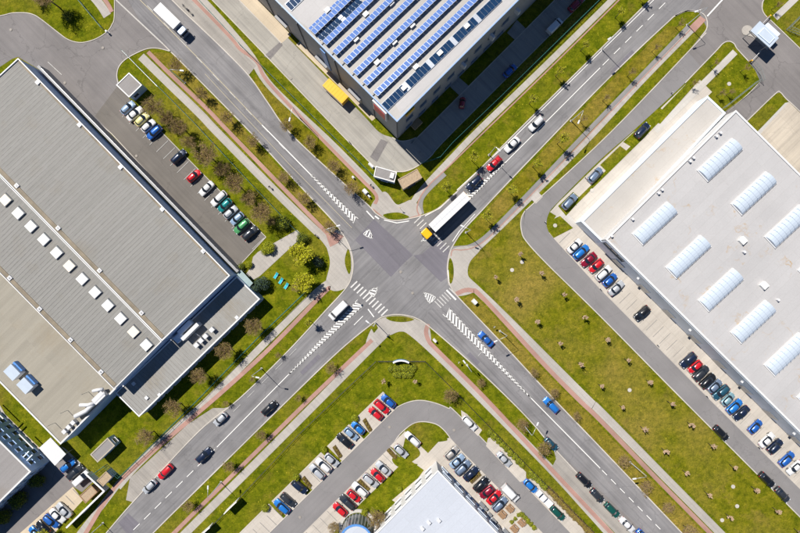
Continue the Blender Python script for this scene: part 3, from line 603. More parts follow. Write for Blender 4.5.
def window(t, c, a, b, s0, s1, z0, z1, mat='window_glass', frame='white_trim', out=0.05, name='window'):
    """a window with frame on the wall from world a to b (left to right seen from outside: outward normal is right of a->b)"""
    A = Vector(a); B = Vector(b); d = (B - A).normalized(); n = Vector((d.y, -d.x)); m = A + d * (s0 + s1) / 2; rz = math.atan2(d.y, d.x)
    mb = MB(); w = s1 - s0; hh = z1 - z0
    for cx, cz, sx, sz in ((0, hh / 2 + .04, w + .16, .08), (0, -hh / 2 - .04, w + .16, .08), (-w / 2 - .04, 0, .08, hh), (w / 2 + .04, 0, .08, hh)): mb.box((cx, 0, cz), (sx, 0.14, sz))
    mb.box((0, -0.09, -hh / 2 - .10), (w + .3, 0.30, 0.06))
    f = mb.build(name, M[frame], t); f.location = (m.x + n.x * out - c[0], m.y + n.y * out - c[1], (z0 + z1) / 2); f.rotation_euler = (0, 0, rz)
    mb = MB(); mb.box((0, 0.02, 0), (w, 0.06, hh)); mb.build('pane', M[mat], f); return f

# --- the long grey hall at the left: two sheet-roofed bays, a low beige bay and a low annex
def ribs(t, c, quad, h, step, w, hh, mat, name='roof_ribs', along=0):
    """raised standing seams laid from side to side of a quad (px): count too high to pick apart"""
    a, b, d, e = [Vector(P(*q, h)) for q in quad]           # a-b long side, e-d opposite side
    n = int((b - a).length / step); mb = MB()
    for i in range(1, n):
        p = a + (b - a) * i / n; q = e + (d - e) * i / n; m = (p + q) / 2; l = (q - p).length
        mb.box((m.x - c[0], m.y - c[1], 0), (l - 0.9, w, hh), math.atan2((q - p).y, (q - p).x))
    o = mb.build(name, M[mat], t); o.location.z = h; o['kind'] = 'stuff'; return o
plain('rib_metal', (0.25, 0.24, 0.225), 0.6, 0.2, var=0.2, scale=0.8); plain('rib_light', (0.29, 0.275, 0.26), 0.6, 0.2, var=0.2, scale=0.8)
bay1 = [(18, 58), (230, 275.5), (162, 341), (-52, 122)]
t1, c1 = building('factory_hall', 'long grey factory hall with sheet metal roof beside the tree-lined car park', bay1, 8.9, 'wall_blue', 'roof_sheet', rim_w=0.24)
ribs(t1, c1, bay1, 8.62, 0.85, 0.10, 0.10, 'rib_metal')
bay2 = [(-52, 123), (161.7, 341.4), (114, 389.5), (-101, 171)]
t2, c2 = building('skylight_hall', 'grey factory hall with a line of white square skylights', bay2, 8.9, 'wall_blue', 'roof_sheet', rim_w=0.18)
ribs(t2, c2, bay2, 8.62, 0.85, 0.10, 0.10, 'rib_metal')
for i in range(12):
    px = (5 + 12.82 * i, 200 + 13.18 * i)
    o = roofpart('skylight', t2, c2, px, 9.1, 'skylight_white' if i % 5 else 'skylight_cream', (2.3, 2.3, 0.55), AX_A, 8.9, top=0.93)
    k = roofpart('skylight_kerb', t2, c2, px, 9.1, 'wall_dark', (2.5, 2.5, 0.3), AX_A, 8.72)
for px in ((37, 82), (79, 124.5), (120, 167), (162, 209), (203, 251)): 
    o = roofpart('roof_vent', t1, c1, px, 9.1, 'white_metal', (0.95, 0.95, 0.35), AX_A, 8.8); o2 = roofpart('vent_core', t1, c1, px, 9.1, 'grey_metal', (0.4, 0.4, 0.1), AX_A, 9.02)
for px in ((16, 185.5), (57.5, 228), (99, 270.5), (141, 313), (9, 278), (39, 309), (70, 340), (100.5, 372)):
    o = roofpart('roof_vent', t2, c2, px, 9.1, 'white_metal', (0.95, 0.95, 0.35), AX_A, 8.8); o2 = roofpart('vent_core', t2, c2, px, 9.1, 'grey_metal', (0.4, 0.4, 0.1), AX_A, 9.02)
# low side gallery with rails along the car-park wall of the hall, and dirty gutters on the roof
a, b = Vector(P(22, 59, 8.9)), Vector(P(230, 273, 8.9)); d = (b - a).normalized(); n = Vector((-d.y, d.x)); n = n if n.x > 0 else -n; L = (b - a).length; ang_ = math.atan2(d.y, d.x); m_ = (a + b) / 2
def gal(name, off, z, size, mat): 
    mb = MB(); mb.box((0, 0, 0), size); o = mb.build(name, M[mat], t1); o.location = (m_.x + n.x * off - c1[0], m_.y + n.y * off - c1[1], z); o.rotation_euler = (0, 0, ang_); return o
gal('side_gallery', 0.42, 1.9, (L, 0.7, 3.8), 'wall_grey')
for off in (.72,): gal('gallery_rail', off, 4.35, (L * .96, .07, .07), 'grey_metal')
mb = MB(); mb.box((0, 0, .25), (.07, .07, .55)); gp = mb.mesh('rail_post', M['grey_metal'])
for k in range(28):
    p = a + d * (1 + (L - 2) * k / 27) + n * .72; link('rail_post', gp, t1, (p.x - c1[0], p.y - c1[1], 3.8))
plain('gutter_dirt', (0.235, 0.195, 0.14), 0.8, var=0.25, scale=0.5)
def gutter(t, c, p0, p1, h, w, inward):
    A, B = Vector(P(*p0, h)), Vector(P(*p1, h)); dd_ = (B - A).normalized(); nn_ = Vector((-dd_.y, dd_.x)) * inward; mm = (A + B) / 2 + nn_ * (w / 2 + .3); mb = MB(); mb.box((mm.x - c[0], mm.y - c[1], h - .22), ((B - A).length - 1.2, w, .14), math.atan2(dd_.y, dd_.x)); mb.build('gutter', M['gutter_dirt'], t)
gutter(t1, c1, (-52, 122), (162, 341), 8.9, 0.9, 1); gutter(t1, c1, (18, 58), (230, 275.5), 8.9, 0.45, -1); gutter(t2, c2, (-101, 171), (114, 389.5), 8.9, 0.9, 1)
bay3 = [(60.5, 444.5), (117, 387.5), (-100, 172), (-154, 226)]
t3, c3 = building('beige_hall', 'low hall with flat beige roof and roof plant next to the skylight hall', bay3, 6.7, 'wall_blue', 'roof_beige', rim_w=0.35)
for i, px in enumerate(((10.8, 372.7), (23.8, 386))):
    o = roofpart('plant_box', t3, c3, px, 8.9, 'white_trim', (3.1, 2.5, 1.9), AX_A, 7.55); roofpart('plant_box_lid', t3, c3, px, 8.9, 'skylight_acrylic', (3.2, 2.6, 0.1), AX_A, 8.55)
    roofpart('plant_grille', t3, c3, (px[0] + 6, px[1] - 6), 8.0, 'blue_trim', (2.9, 0.5, 1.2), AX_A, 7.2)
def duct(t, c, pts, h, r, mat='white_metal', name='duct'):
    mb = MB(); mb.tube([(P(u, v, h + z)[0] - c[0], P(u, v, h + z)[1] - c[1], h + z) for u, v, z in pts], r, 8); return mb.build(name, M[mat], t, True)
duct(t3, c3, [(105, 393, 0.9), (86, 411, 0.9), (75, 416.5, 0.9)], 6.7, 0.55); duct(t3, c3, [(94, 403, 1.2), (88, 405, 1.2), (80, 405, 1.0)], 6.7, 0.45)
duct(t3, c3, [(103, 389, 1.2), (97, 390, 1.2), (93, 391, 0.9)], 6.7, 0.40)
roofpart('plant_box', t3, c3, (98, 398), 8.2, 'white_metal', (3.2, 1.6, 1.5), AX_B, 7.3)
for px in ((63.3, 432), (67.6, 427.5), (72, 423)): roofpart('condenser', t3, c3, px, 7.9, 'white_metal', (0.95, 0.95, 1.1), AX_B, 7.15)
for px in ((54.5, 423), (67, 410.5), (88, 392)): 
    mb = MB(); x, y = P(*px, 6.7); mb.tube([(x - c3[0], y - c3[1], 6.5), (x - c3[0], y - c3[1], 9.4)], 0.06, 6); mb.build('mast', M['grey_metal'], t3)
annex = [(236.5, 276), (260, 299), (139, 417), (115, 393)]
t4, c4 = building('factory_annex', 'low grey annex along the street side of the factory halls', annex, 4.5, 'wall_blue', 'roof_annex', rim_w=0.3)
ribs(t4, c4, [(236.5, 276), (115, 393), (139, 417), (260, 299)], 4.25, 0.85, 0.12, 0.10, 'rib_light')
o = roofpart('plant_box', t4, c4, (189, 332), 7.2, 'white_metal', (5.4, 0.9, 2.3), AX_B, 5.6); roofpart('plant_unit', t4, c4, (183.5, 328), 6.6, 'wall_silver', (4.0, 1.2, 1.7), AX_B, 5.2)
roofpart('plant_box', t4, c4, (178, 338), 6.0, 'wall_silver', (2.4, 1.6, 1.2), AX_B, 5.0)
for px in ((195.5, 345.5), (200, 341), (204.5, 336.5), (211, 330)): roofpart('condenser', t4, c4, px, 5.9, 'white_metal', (1.1, 1.0, 1.1), AX_B, 4.95)
for px in ((236.5, 317.5), (159, 395), (146, 398), (133, 384)): roofpart('roof_vent', t4, c4, px, 4.8, 'white_metal', (0.8, 0.8, 0.35), AX_A, 4.45)
duct(t4, c4, [(192, 331, 0.8), (201, 337, 0.8)], 4.5, 0.12, 'grey_metal', 'pipe')
aw, bw = Vector(P(260, 299, 4.5)), Vector(P(139, 417, 4.5))
# windows along the street wall of the annex and the hall's car-park wall
for k in range(14): window(t4, c4, bw, aw, 1.5 + k * 2.9, 3.5 + k * 2.9, 1.0, 2.4, out=0.0)
gc = thing('glass_canopy', 'small pale glass canopy at the corner of the grey annex', 'canopy', (*P(245, 279), 0))
mb = MB(); cx, cy = P(245, 279); q = [(x - cx, y - cy) for x, y in PP([(241, 270), (253, 283), (248, 288.5), (236.5, 275)], 3.0)]; mb.prism(q, 2.95, 3.02, bottom=True); mb.build('glass_roof', M['canopy_glass'], gc)
mb = MB(); 
for x, y in inset(q, 0.15): mb.box((x, y, 1.47), (0.1, 0.1, 2.95))
mb.build('posts', M['grey_metal'], gc)

# --- building with the solar roof (top)
plain('rim_blue', (0.30, 0.44, 0.68), 0.4)
HS = 16.3
sol = [(397, 122), (622, -103), (400, -325), (175, -100)]
t5, c5 = building('solar_warehouse', 'tall warehouse with rows of blue solar panels on its roof', sol, HS, 'wall_grey', 'roof_solar', 'rim_blue', 0.26, 0.5)
q = PP([(400.5, 113), (530, -15), (503, -15), (390, 97)], HS - 0.44); mb = MB(); mb.flat([(x - c5[0], y - c5[1]) for x, y in q], HS - 0.44); mb.build('roof_edge_sheet', M['roof_solar_edge'], t5)
mb = MB(); mb.flat([(x - c5[0], y - c5[1]) for x, y in PP([(281, 7), (312, 31), (360, -15), (300, -15)], HS - 0.44)], HS - 0.44); mb.build('roof_edge_sheet', M['roof_solar_edge'], t5)
ROW = ang(0.722, -0.692); rd = Vector((math.cos(ROW), math.sin(ROW))); rn = Vector((-rd.y, rd.x))       # rn points up-left, to the sun
TILT = R(20); PW, PL = 1.0, 1.62
mb = MB(); mb.box((0, 0, 0), (PW - 0.05, PL - 0.05, 0.04)); panel_me = mb.mesh('panel', M['solar_cell'])
mb = MB()
for cx, cy, sx, sy in ((0, PL / 2 - .03, PW, .06), (0, -PL / 2 + .03, PW, .06), (PW / 2 - .03, 0, .06, PL), (-PW / 2 + .03, 0, .06, PL)): mb.box((cx, cy, 0.012), (sx, sy, 0.05))
frame_me = mb.mesh('frame', M['solar_frame'])
def solar_row(start, n, deep=1, n0=0):
    x, y = P(*start, HS); base = Vector((x - c5[0], y - c5[1])); mb = MB(); Lr = n * 1.03
    for k in range(0, n + 1, 4):
        p = base + rd * (k * 1.03); mb.box((p.x - rn.x * .7, p.y - rn.y * .7, HS - .12), (0.06, 0.06, 0.75)); mb.box((p.x + rn.x * .7, p.y + rn.y * .7, HS - .35), (0.06, 0.06, 0.3))
    p = base + rd * (Lr / 2) - rn * 0.7; mb.box((p.x, p.y, HS + .20), (Lr, .07, .07), ROW)
    row = mb.build('solar_row', M['dark_metal'], t5)
    for k in range(n):
        for q in range(deep):
            p = base + rd * ((k + 0.5) * 1.03) + rn * (q * 1.58)
            o = link('panel', panel_me, row); z = HS + 0.12 + (0 if q == 0 else -0.55)
            o.location = (p.x, p.y, z); o.rotation_euler = Matrix.Rotation(ROW, 3, 'Z').to_euler(); o.rotation_euler = (Matrix.Rotation(ROW, 3, 'Z') @ Matrix.Rotation(-TILT, 3, 'X')).to_euler()
    # the panel frames of the row as one part
    fb = MB()
    for k in range(n):
        for q in range(deep):
            p = base + rd * ((k + 0.5) * 1.03) + rn * (q * 1.58); z = HS + 0.12 + (0 if q == 0 else -0.55)
            mt = Matrix.Translation((p.x, p.y, z)) @ (Matrix.Rotation(ROW, 4, 'Z') @ Matrix.Rotation(-TILT, 4, 'X'))
            fb.add([mt @ v.co for v in frame_me.vertices], [tuple(f.vertices) for f in frame_me.polygons])
    fb.build('panel_frames', M['solar_frame'], row)
for st, n, dp in (((313, 33), 15, 2), ((324.5, 43.5), 17, 1), ((334.5, 53.5), 19, 1), ((345, 63), 22, 1), ((355, 74), 26, 1), ((365, 84), 29, 1), ((375.5, 94.5), 33, 1)): solar_row(st, n, dp)
def dark_strip(start, n, w=1.9):
    """dark glazed rooflight strip of single panes"""
    x, y = P(*start, HS); base = Vector((x - c5[0], y - c5[1])); mb = MB(); L_ = n * 1.05; p = base + rd * (L_ / 2); mb.box((p.x, p.y, HS - .36), (L_, w + .2, .2), ROW); s = mb.build('rooflight_strip', M['solar_frame'], t5)
    me = MB(); me.box((0, 0, 0), (1.0, w, .06)); pm = me.mesh('pane', M['dark_skylight'])
    for k in range(n):
        if k % 7 == 6: continue
        p = base + rd * ((k + .5) * 1.05); o = link('pane', pm, s, (p.x, p.y, HS - .22), ROW)
dark_strip((384.5, 107), 34); dark_strip((318, 37.5), 12, 1.0); dark_strip((321.5, 40), 12, 0.8); dark_strip((288, 7), 6, 1.9)
for px in ((327, 9), (365.5, 13), (355.5, 38), (391, 2), (412, 24), (377, 61.5), (416, 66), (404, 87), (440, 52), (467, 25), (394, 41)):
    o = roofpart('smoke_vent', t5, c5, px, HS + .5, 'skylight_white', (1.3, 0.95, 0.5), ROW, HS - .1)
for k in range(6):
    mb = MB(); a_ = Vector(P(316 + k * 10.2, 40 + k * 10.3, HS)) - Vector(c5); b_ = a_ + rd * 60; m_ = (a_ + b_) / 2 - rn * 1.5; mb.box((m_.x, m_.y, HS - .3), (60, 0.12, 0.1), ROW); mb.build('cable_tray', M['dark_metal'], t5)
# street-side facades
fa, fb_ = Vector(P(275, 0, HS)), Vector(P(397, 122, HS)); fc = Vector(P(519, 0, HS))
dl = (fb_ - fa).normalized(); nl = Vector((dl.y, -dl.x)); rzl = math.atan2(dl.y, dl.x)
def wallbox(t, c, p, z, size, rz, mat, name): 
    mb = MB(); mb.box((0, 0, 0), size); o = mb.build(name, M[mat], t); o.location = (p.x - c[0], p.y - c[1], z); o.rotation_euler = (0, 0, rz); return o
p = fb_ - dl * 5.2 + nl * 0.25; wallbox(t5, c5, p + nl * .1, HS - 3.2, (4.4, .4, 6.4), rzl, 'white_metal', 'sign_board'); wallbox(t5, c5, p + nl * .33, HS - 3.6, (3.5, .08, 4.6), rzl, 'red_sign', 'sign_face')
for s in (8, 20, 32, 44): 
    p = fb_ - dl * s + nl * .1; wallbox(t5, c5, p, 7.9, (.18, .2, 15.2), rzl, 'wall_dark', 'downpipe')
for s in (14.5, 26, 40):
    p = fb_ - dl * s + nl * .06; wallbox(t5, c5, p, 2.2, (3.6, .16, 4.2), rzl, 'wall_beige', 'loading_door'); wallbox(t5, c5, p + nl * .4, 4.6, (4.0, .8, .15), rzl, 'wall_grey', 'door_canopy')
p = fb_ - dl * 24 + nl * .1; wallbox(t5, c5, p, 8.5, (1.6, .2, 11), rzl, 'blue_trim', 'stair_glazing')
dr = (fc - fb_).normalized(); nr = Vector((dr.y, -dr.x)); rzr = math.atan2(dr.y, dr.x)
for s in (21.5, 31, 39.5): 
    p = fb_ + dr * s + nr * .55; wallbox(t5, c5, p, 10.5, (.7, 1.2, 1.8), rzr, 'white_metal', 'wall_unit')
wallbox(t5, c5, fb_ + dr * 4 + nr * .2, HS - 1.4, (2.6, .3, 1.3), rzr, 'yellow_sign', 'sign_board')
for k in range(8): window(t5, c5, fb_, fc, 3 + k * 4.6, 5.2 + k * 4.6, 2.0, 3.6, out=0.0, frame='grey_metal'); window(t5, c5, fb_, fc, 3 + k * 4.6, 5.2 + k * 4.6, 9.0, 10.4, out=0.0, frame='grey_metal')

# --- white warehouse (right): low front range and the main hall
low = [(581, 221.5), (707.5, 95.5), (726, 113), (603, 243)]
t6, c6 = building('warehouse_front_range', 'low flat-roofed front range of the white warehouse', low, 4.6, 'wall_silver', 'roof_low', 'wall_silver', 0.5, 0.25)
HW = 8.0
hall = [(605.6, 239.4), (736, 110), (1030, 403), (900, 532)]
t7, c7 = building('white_warehouse', 'big white flat-roofed warehouse with barrel rooflights', hall, HW, 'wall_white', 'roof_white', 'white_trim', 0.4, 0.35)
def barrel(px, label=None):
    x, y = P(*px, HW); L_, W_, Hb, n, k = 11.2, 3.55, 0.75, 9, 8; rz = ang(0.735, -0.68)
    mb = MB(); mb.box((0, 0, 0), (L_ + .3, W_ + .3, 0.4)); o = mb.build('rooflight', M['white_trim'], t7); o.location = (x - c7[0], y - c7[1], HW - .15); o.rotation_euler = (0, 0, rz)
    return o
seg = MB(); segL = 11.2 / 9
pts = [(-3.55 / 2 * math.cos(math.pi * i / 8), 0.8 * math.sin(math.pi * i / 8)) for i in range(9)]
for i in range(8):
    (y0, z0), (y1, z1) = pts[i], pts[i + 1]; s_ = segL / 2 - 0.01
    seg.face([(s_, y0, z0), (s_, y1, z1), (-s_, y1, z1), (-s_, y0, z0)])
for s_, fl in ((segL / 2 - 0.01, 1), (-segL / 2 + 0.01, -1)): seg.face([(s_, y, z) for y, z in (pts if fl < 0 else pts[::-1])])
seg_me = seg.mesh('pane', M['skylight_acrylic'], False)
ribm = MB()
for i in range(8):
    (y0, z0), (y1, z1) = pts[i], pts[i + 1]; ribm.box(((0), (y0 + y1) / 2, (z0 + z1) / 2 + .01), (0.06, abs(y1 - y0) + .02, 0.04 + abs(z1 - z0)))
rib_me = ribm.mesh('rib', M['rooflight_rib'])
for g in ((720, 160), (754, 193.5), (787.5, 226.5), (821, 260), (655, 223.5), (688.5, 257), (721, 290), (753.5, 322), (787, 354.5), (820, 387), (786, 127), (820, 160), (853, 193)):
    if g[0] - g[1] > 640: continue
    o = barrel(g)
    for k in range(9):
        link('pane', seg_me, o, (-5.6 + segL * (k + .5), 0, 0.2)); 
        if k: link('rib', rib_me, o, (-5.6 + segL * k, 0, 0.2))
for px in ((744, 240.5), (765.5, 285.5)): roofpart('roof_hatch', t7, c7, px, HW + .6, 'skylight_white', (1.5, 1.5, .8), AX_A, HW + .1)
for px in ((690.5, 161), (694, 157.5), (659, 193), (662.5, 189.5), (633, 219), (612, 236), (717, 136), (721, 132.5), (779, 300), (745, 252)):
    roofpart('roof_vent', t7, c7, px, HW + .4, 'white_metal', (0.55, 0.55, 0.7), AX_A, HW + .1)
ha, hb = Vector(P(605.6, 239.4, HW)), Vector(P(900, 532, HW)); dh = (hb - ha).normalized(); nh = Vector((dh.y, -dh.x)); rzh = math.atan2(dh.y, dh.x)
nh = -nh if nh.dot(Vector((-1, -1))) < 0 else nh
# silver lower cladding on the forecourt wall, doors and office windows
p = ha + dh * 49 + nh * .0; wallbox(t7, c7, p, 3.7, (97, .14, 7.3), rzh, 'wall_silver', 'cladding')
for s in range(8, 90, 9): wallbox(t7, c7, ha + dh * s + nh * .14, 1.6, (3.0, .16, 3.2), rzh, 'grey_metal', 'loading_door')
for s in range(13, 90, 18): wallbox(t7, c7, ha + dh * s + nh * .35, 5.2, (.5, .5, .35), rzh, 'white_metal', 'wall_lamp')
for k in range(3): window(t7, c7, ha, hb, 1.0 + k * 2.2, 2.9 + k * 2.2, 5.0, 6.6, 'window_glass', 'wall_dark', out=0.1) if (Vector(((hb - ha).y, -(hb - ha).x)).dot(nh) > 0) else window(t7, c7, hb, ha, (hb - ha).length - 2.9 - k * 2.2, (hb - ha).length - 1.0 - k * 2.2, 5.0, 6.6, 'window_glass', 'wall_dark', out=0.1)

# --- pale blue roofed office at the bottom with a glazed drum
off = [(438, 470), (533, 570), (470, 640), (340, 570)]
t8, c8 = building('pale_roof_office', 'office block with pale blue flat roof beside the bottom car park', off, 6.5, 'wall_white', 'roof_pale_blue', 'white_trim', 0.3, 0.2)
oa, ob, oc = Vector(P(340, 570, 6.5)), Vector(P(438, 470, 6.5)), Vector(P(533, 570, 6.5))
def facade(t, c, a, b, spots, **kw):
    d = b - a; 
    cc = Vector(c); n = Vector((d.y, -d.x))
    if n.dot((a + b) / 2 - cc) < 0: a, b = b, a; spots = [(d.length - s1, d.length - s0, z0, z1) for s0, s1, z0, z1 in spots]
    for s in spots: window(t, c, a, b, *s, **kw)
Lf = (ob - oa).length
facade(t8, c8, oa, ob, [(Lf - 4 - k * 3.6, Lf - 2 - k * 3.6, z, z + 1.4) for k in range(6) for z in (1.0, 4.2)], out=0.0, frame='white_trim')
facade(t8, c8, ob, oc, [(2 + k * 4.2, 4.8 + k * 4.2, z, z + 1.5) for k in range(5) for z in (0.9, 4.1)], out=0.0, frame='wall_silver')
for px in ((422.5, 529), (429, 523), (439, 521)): roofpart('roof_vent', t8, c8, px, 6.8, 'white_metal', (.8, .8, .5), AX_B, 6.6)
cx, cy = P(356, 541, 6.5); dr_ = thing('glass_drum', 'round glazed entrance drum of the pale office block', 'entrance', (cx, cy, 0))
mb = MB(); N = 28
def circ(r, n=N): return [(r * math.cos(2 * math.pi * i / n), r * math.sin(2 * math.pi * i / n)) for i in range(n)]
mb.prism(circ(3.9), 6.0, 6.4, bottom=True); mb.build('drum_roof', M['roof_pale_blue'], dr_)
mb = MB(); ring(mb, circ(4.05), circ(3.6), 6.25, 6.55); mb.build('roof_rim', M['blue_trim'], dr_)
mb = MB(); ring(mb, circ(4.9), circ(4.1), 0, 0.35); mb.build('drum_plinth', M['concrete_block'], dr_)
pm = MB(); pm.box((0, 0, 3.1), (0.05, 2 * 3.8 * math.sin(math.pi / N) - .08, 5.7)); pane_me = pm.mesh('pane', M['drum_glass'])
mm_ = MB(); mm_.box((0, 0, 3.1), (.1, .1, 5.9)); mul_me = mm_.mesh('mullion', M['white_metal'])
for i in range(N):
    a = 2 * math.pi * i / N; link('pane', pane_me, dr_, (3.8 * math.cos(a), 3.8 * math.sin(a), .1), a); a2 = a + math.pi / N; link('mullion', mul_me, dr_, (3.85 * math.cos(a2), 3.85 * math.sin(a2), .1), a2)

# --- blue office (bottom left corner)
blu = [(31, 471.5), (-54, 387.5), (-140, 472), (-55, 556)]
t9, c9 = building('blue_office', 'grey-roofed office with blue facade in the bottom left corner', blu, 7.2, 'wall_blue', 'roof_grey', 'white_trim', 0.35, 0.3)
ba, bb_, bd = Vector(P(31, 471.5, 7.2)), Vector(P(-54, 387.5, 7.2)), Vector(P(-55, 556, 7.2))
facade(t9, c9, ba, bb_, [(1.5 + k * 2.2, 2.6 + k * 2.2, z, z + 1.3) for k in range(12) for z in (1.2, 4.4)], out=0.0, frame='wall_blue')
facade(t9, c9, bd, ba, [((bd - ba).length - 2.6 - k * 2.4, (bd - ba).length - 1.4 - k * 2.4, z, z + 1.3) for k in range(12) for z in (1.2, 4.4)], out=0.0)
dd = (ba - bb_).normalized(); nn = Vector((-dd.y, dd.x)); nn = nn if nn.dot((ba + bb_) / 2 - Vector(c9)) > 0 else -nn
for s in (3.0, 14.5):
    p = ba - dd * s + nn * 1.0; wallbox(t9, c9, p, 5.6, (0.25, 2.0, 0.25), math.atan2(dd.y, dd.x), 'wall_silver', 'truss'); wallbox(t9, c9, p - dd * 1.2, 5.6, (0.25, 2.0, 0.25), math.atan2(dd.y, dd.x), 'wall_silver', 'truss')
for s, w_ in ((7.0, 5.0), (18, 6)): wallbox(t9, c9, ba - dd * s + nn * 1.6, 3.3, (w_, .3, .25), math.atan2(dd.y, dd.x), 'white_metal', 'sunshade')

# --- small buildings
def hut(name, label, px, h, wall, roof, rim, cat='hut', rim_w=0.22):
    return building(name, label, px, h, wall, roof, rim, rim_w, 0.15, cat=cat)
th, ch = hut('gate_hut', 'small square grey-roofed hut with white edge at the top left gate', [(116, 85), (129, 72.5), (142, 85), (129, 97.5)], 3.2, 'wall_blue', 'roof_grey', 'white_trim')
pts_ = PP([(116, 85), (129, 72.5), (142, 85), (129, 97.5)], 3.2); window(th, ch, pts_[3], pts_[2], .8, 2.2, 1.1, 2.2, out=.0); window(th, ch, pts_[0], pts_[3], .8, 2.2, 1.1, 2.2, out=.0)
th, ch = hut('transformer_hut', 'grey transformer hut with white edge beside the ring lane corner', [(375.7, 166), (397, 172), (394.5, 182.5), (373.5, 176.5)], 3.0, 'wall_blue', 'roof_grey', 'white_trim')
roofpart('roof_box', th, ch, (392, 175.5), 3.4, 'white_metal', (1.0, 1.4, .5), ang(21, 6), 3.2)
pts_ = PP([(373.5, 176.5), (394.5, 182.5)], 3.0); window(th, ch, pts_[0], pts_[1], 2.0, 3.6, 1.0, 2.1, out=.0)
th, ch = hut('brown_hut', 'flat brown-roofed hut at the tip of the ring lane', [(397.7, 179.5), (417, 168.7), (422.3, 177.6), (403, 189.3)], 3.2, 'wall_beige', 'brown_hut', 'brown_hut')
pts_ = PP([(403, 189.3), (422.3, 177.6)], 3.2); window(th, ch, pts_[0], pts_[1], 1.5, 3.5, .2, 2.2, 'wall_dark', 'wall_dark', out=.0, name='door')
th, ch = hut('grey_kiosk', 'grey-roofed kiosk on the lawn behind the beige hall', [(90, 454.5), (107.5, 437.5), (115, 445.6), (97.5, 462.5)], 3.0, 'wall_blue', 'roof_grey', 'wall_beige', rim_w=.3)
pts_ = PP([(115, 445.6), (107.5, 437.5)], 3.0); window(th, ch, pts_[0], pts_[1], .6, 1.8, 1.0, 2.1, out=.0)
th, ch = hut('tan_shed', 'small tan shed by the green fence near the white gate wall', [(96.5, 480.5), (106, 471), (112, 477), (103, 486.5)], 2.6, 'wall_blue', 'brown_hut', 'brown_hut')
th, ch = hut('timber_shed', 'timber-topped bin shed behind the white gate wall', [(79, 496), (91, 485), (97.5, 492), (85.5, 503.5)], 2.4, 'wood', 'brown_hut', 'wood')
# carport
cp = thing('white_carport', 'flat white carport between the beige hall and the blue office', 'carport', (*P(53, 452), 0)); cx, cy = P(53, 452)
q = [(x - cx, y - cy) for x, y in PP([(50.6, 437.5), (66, 454), (55, 465.6), (39, 448)], 3.4)]; mb = MB(); mb.prism(q, 3.25, 3.42, bottom=True); mb.build('carport_roof', M['white_metal'], cp)
mb = MB(); mb.box((0, 0, 0), (.14, .14, 3.25)); pmesh = mb.mesh('post', M['grey_metal'])
for x, y in inset(q, .3): link('post', pmesh, cp, (x, y, 1.62))
# gatehouse
gh = thing('gatehouse', 'gatehouse with flat silver canopy on the island at the top right gate', 'gatehouse', (*P(762, 35), 0)); cx, cy = P(762, 35)
q = [(x - cx, y - cy) for x, y in PP([(760, 21), (779, 38), (769.7, 48), (750.6, 30.8)], 4.4)]
mb = MB(); mb.prism(q, 4.15, 4.4, bottom=True); mb.build('canopy', M['skylight_acrylic'], gh)
mb = MB(); mb.prism([(x - cx, y - cy) for x, y in PP([(764.3, 28), (774.5, 38), (769.5, 43.5), (758.5, 34)], 4.6)], 4.41, 4.6); mb.build('raised_roof', M['skylight_acrylic'], gh)
mb = MB(); ring(mb, (lambda z: z if True else z)([(x - cx, y - cy) for x, y in PP([(758, 34), (769.5, 44), (775, 38), (764.3, 27.5)], 4.62)]), inset([(x - cx, y - cy) for x, y in PP([(758, 34), (769.5, 44), (775, 38), (764.3, 27.5)], 4.62)], .15), 4.4, 4.66); mb.build('roof_rim', M['wall_silver'], gh)
g0 = [(x - cx, y - cy) for x, y in PP([(760, 28), (772, 39), (767, 44), (755, 33)], 0)]; mb = MB(); mb.prism(g0, 0.1, 3.0); mb.build('booth', M['wall_silver'], gh)
mb = MB(); 
for i in range(4):
    a, b = Vector(g0[i]), Vector(g0[(i + 1) % 4]); m_ = (a + b) / 2; out = m_.normalized() * .03; mb.box((m_.x + out.x, m_.y + out.y, 1.7), ((b - a).length - .6, .1, 1.1), math.atan2((b - a).y, (b - a).x))
mb.build('booth_window', M['window_glass'], gh)
mb = MB(); mb.box((0, 0, 2.1), (.16, .16, 4.2)); pm_ = mb.mesh('post', M['grey_metal'])
for x, y in inset(q, .5): link('post', pm_, gh, (x * .98, y * .98, 0))
isl = [(747 + 5.5 * math.cos(t_ * math.pi / 8), 31 + 5.5 * math.sin(t_ * math.pi / 8)) for t_ in range(6, 18)]
mb = MB(); mb.prism(PP(isl + [(764, 30), (776, 41), (767, 50), (752, 37)]), 0, .14); struct(mb.build('gate_island', M['footpath']))

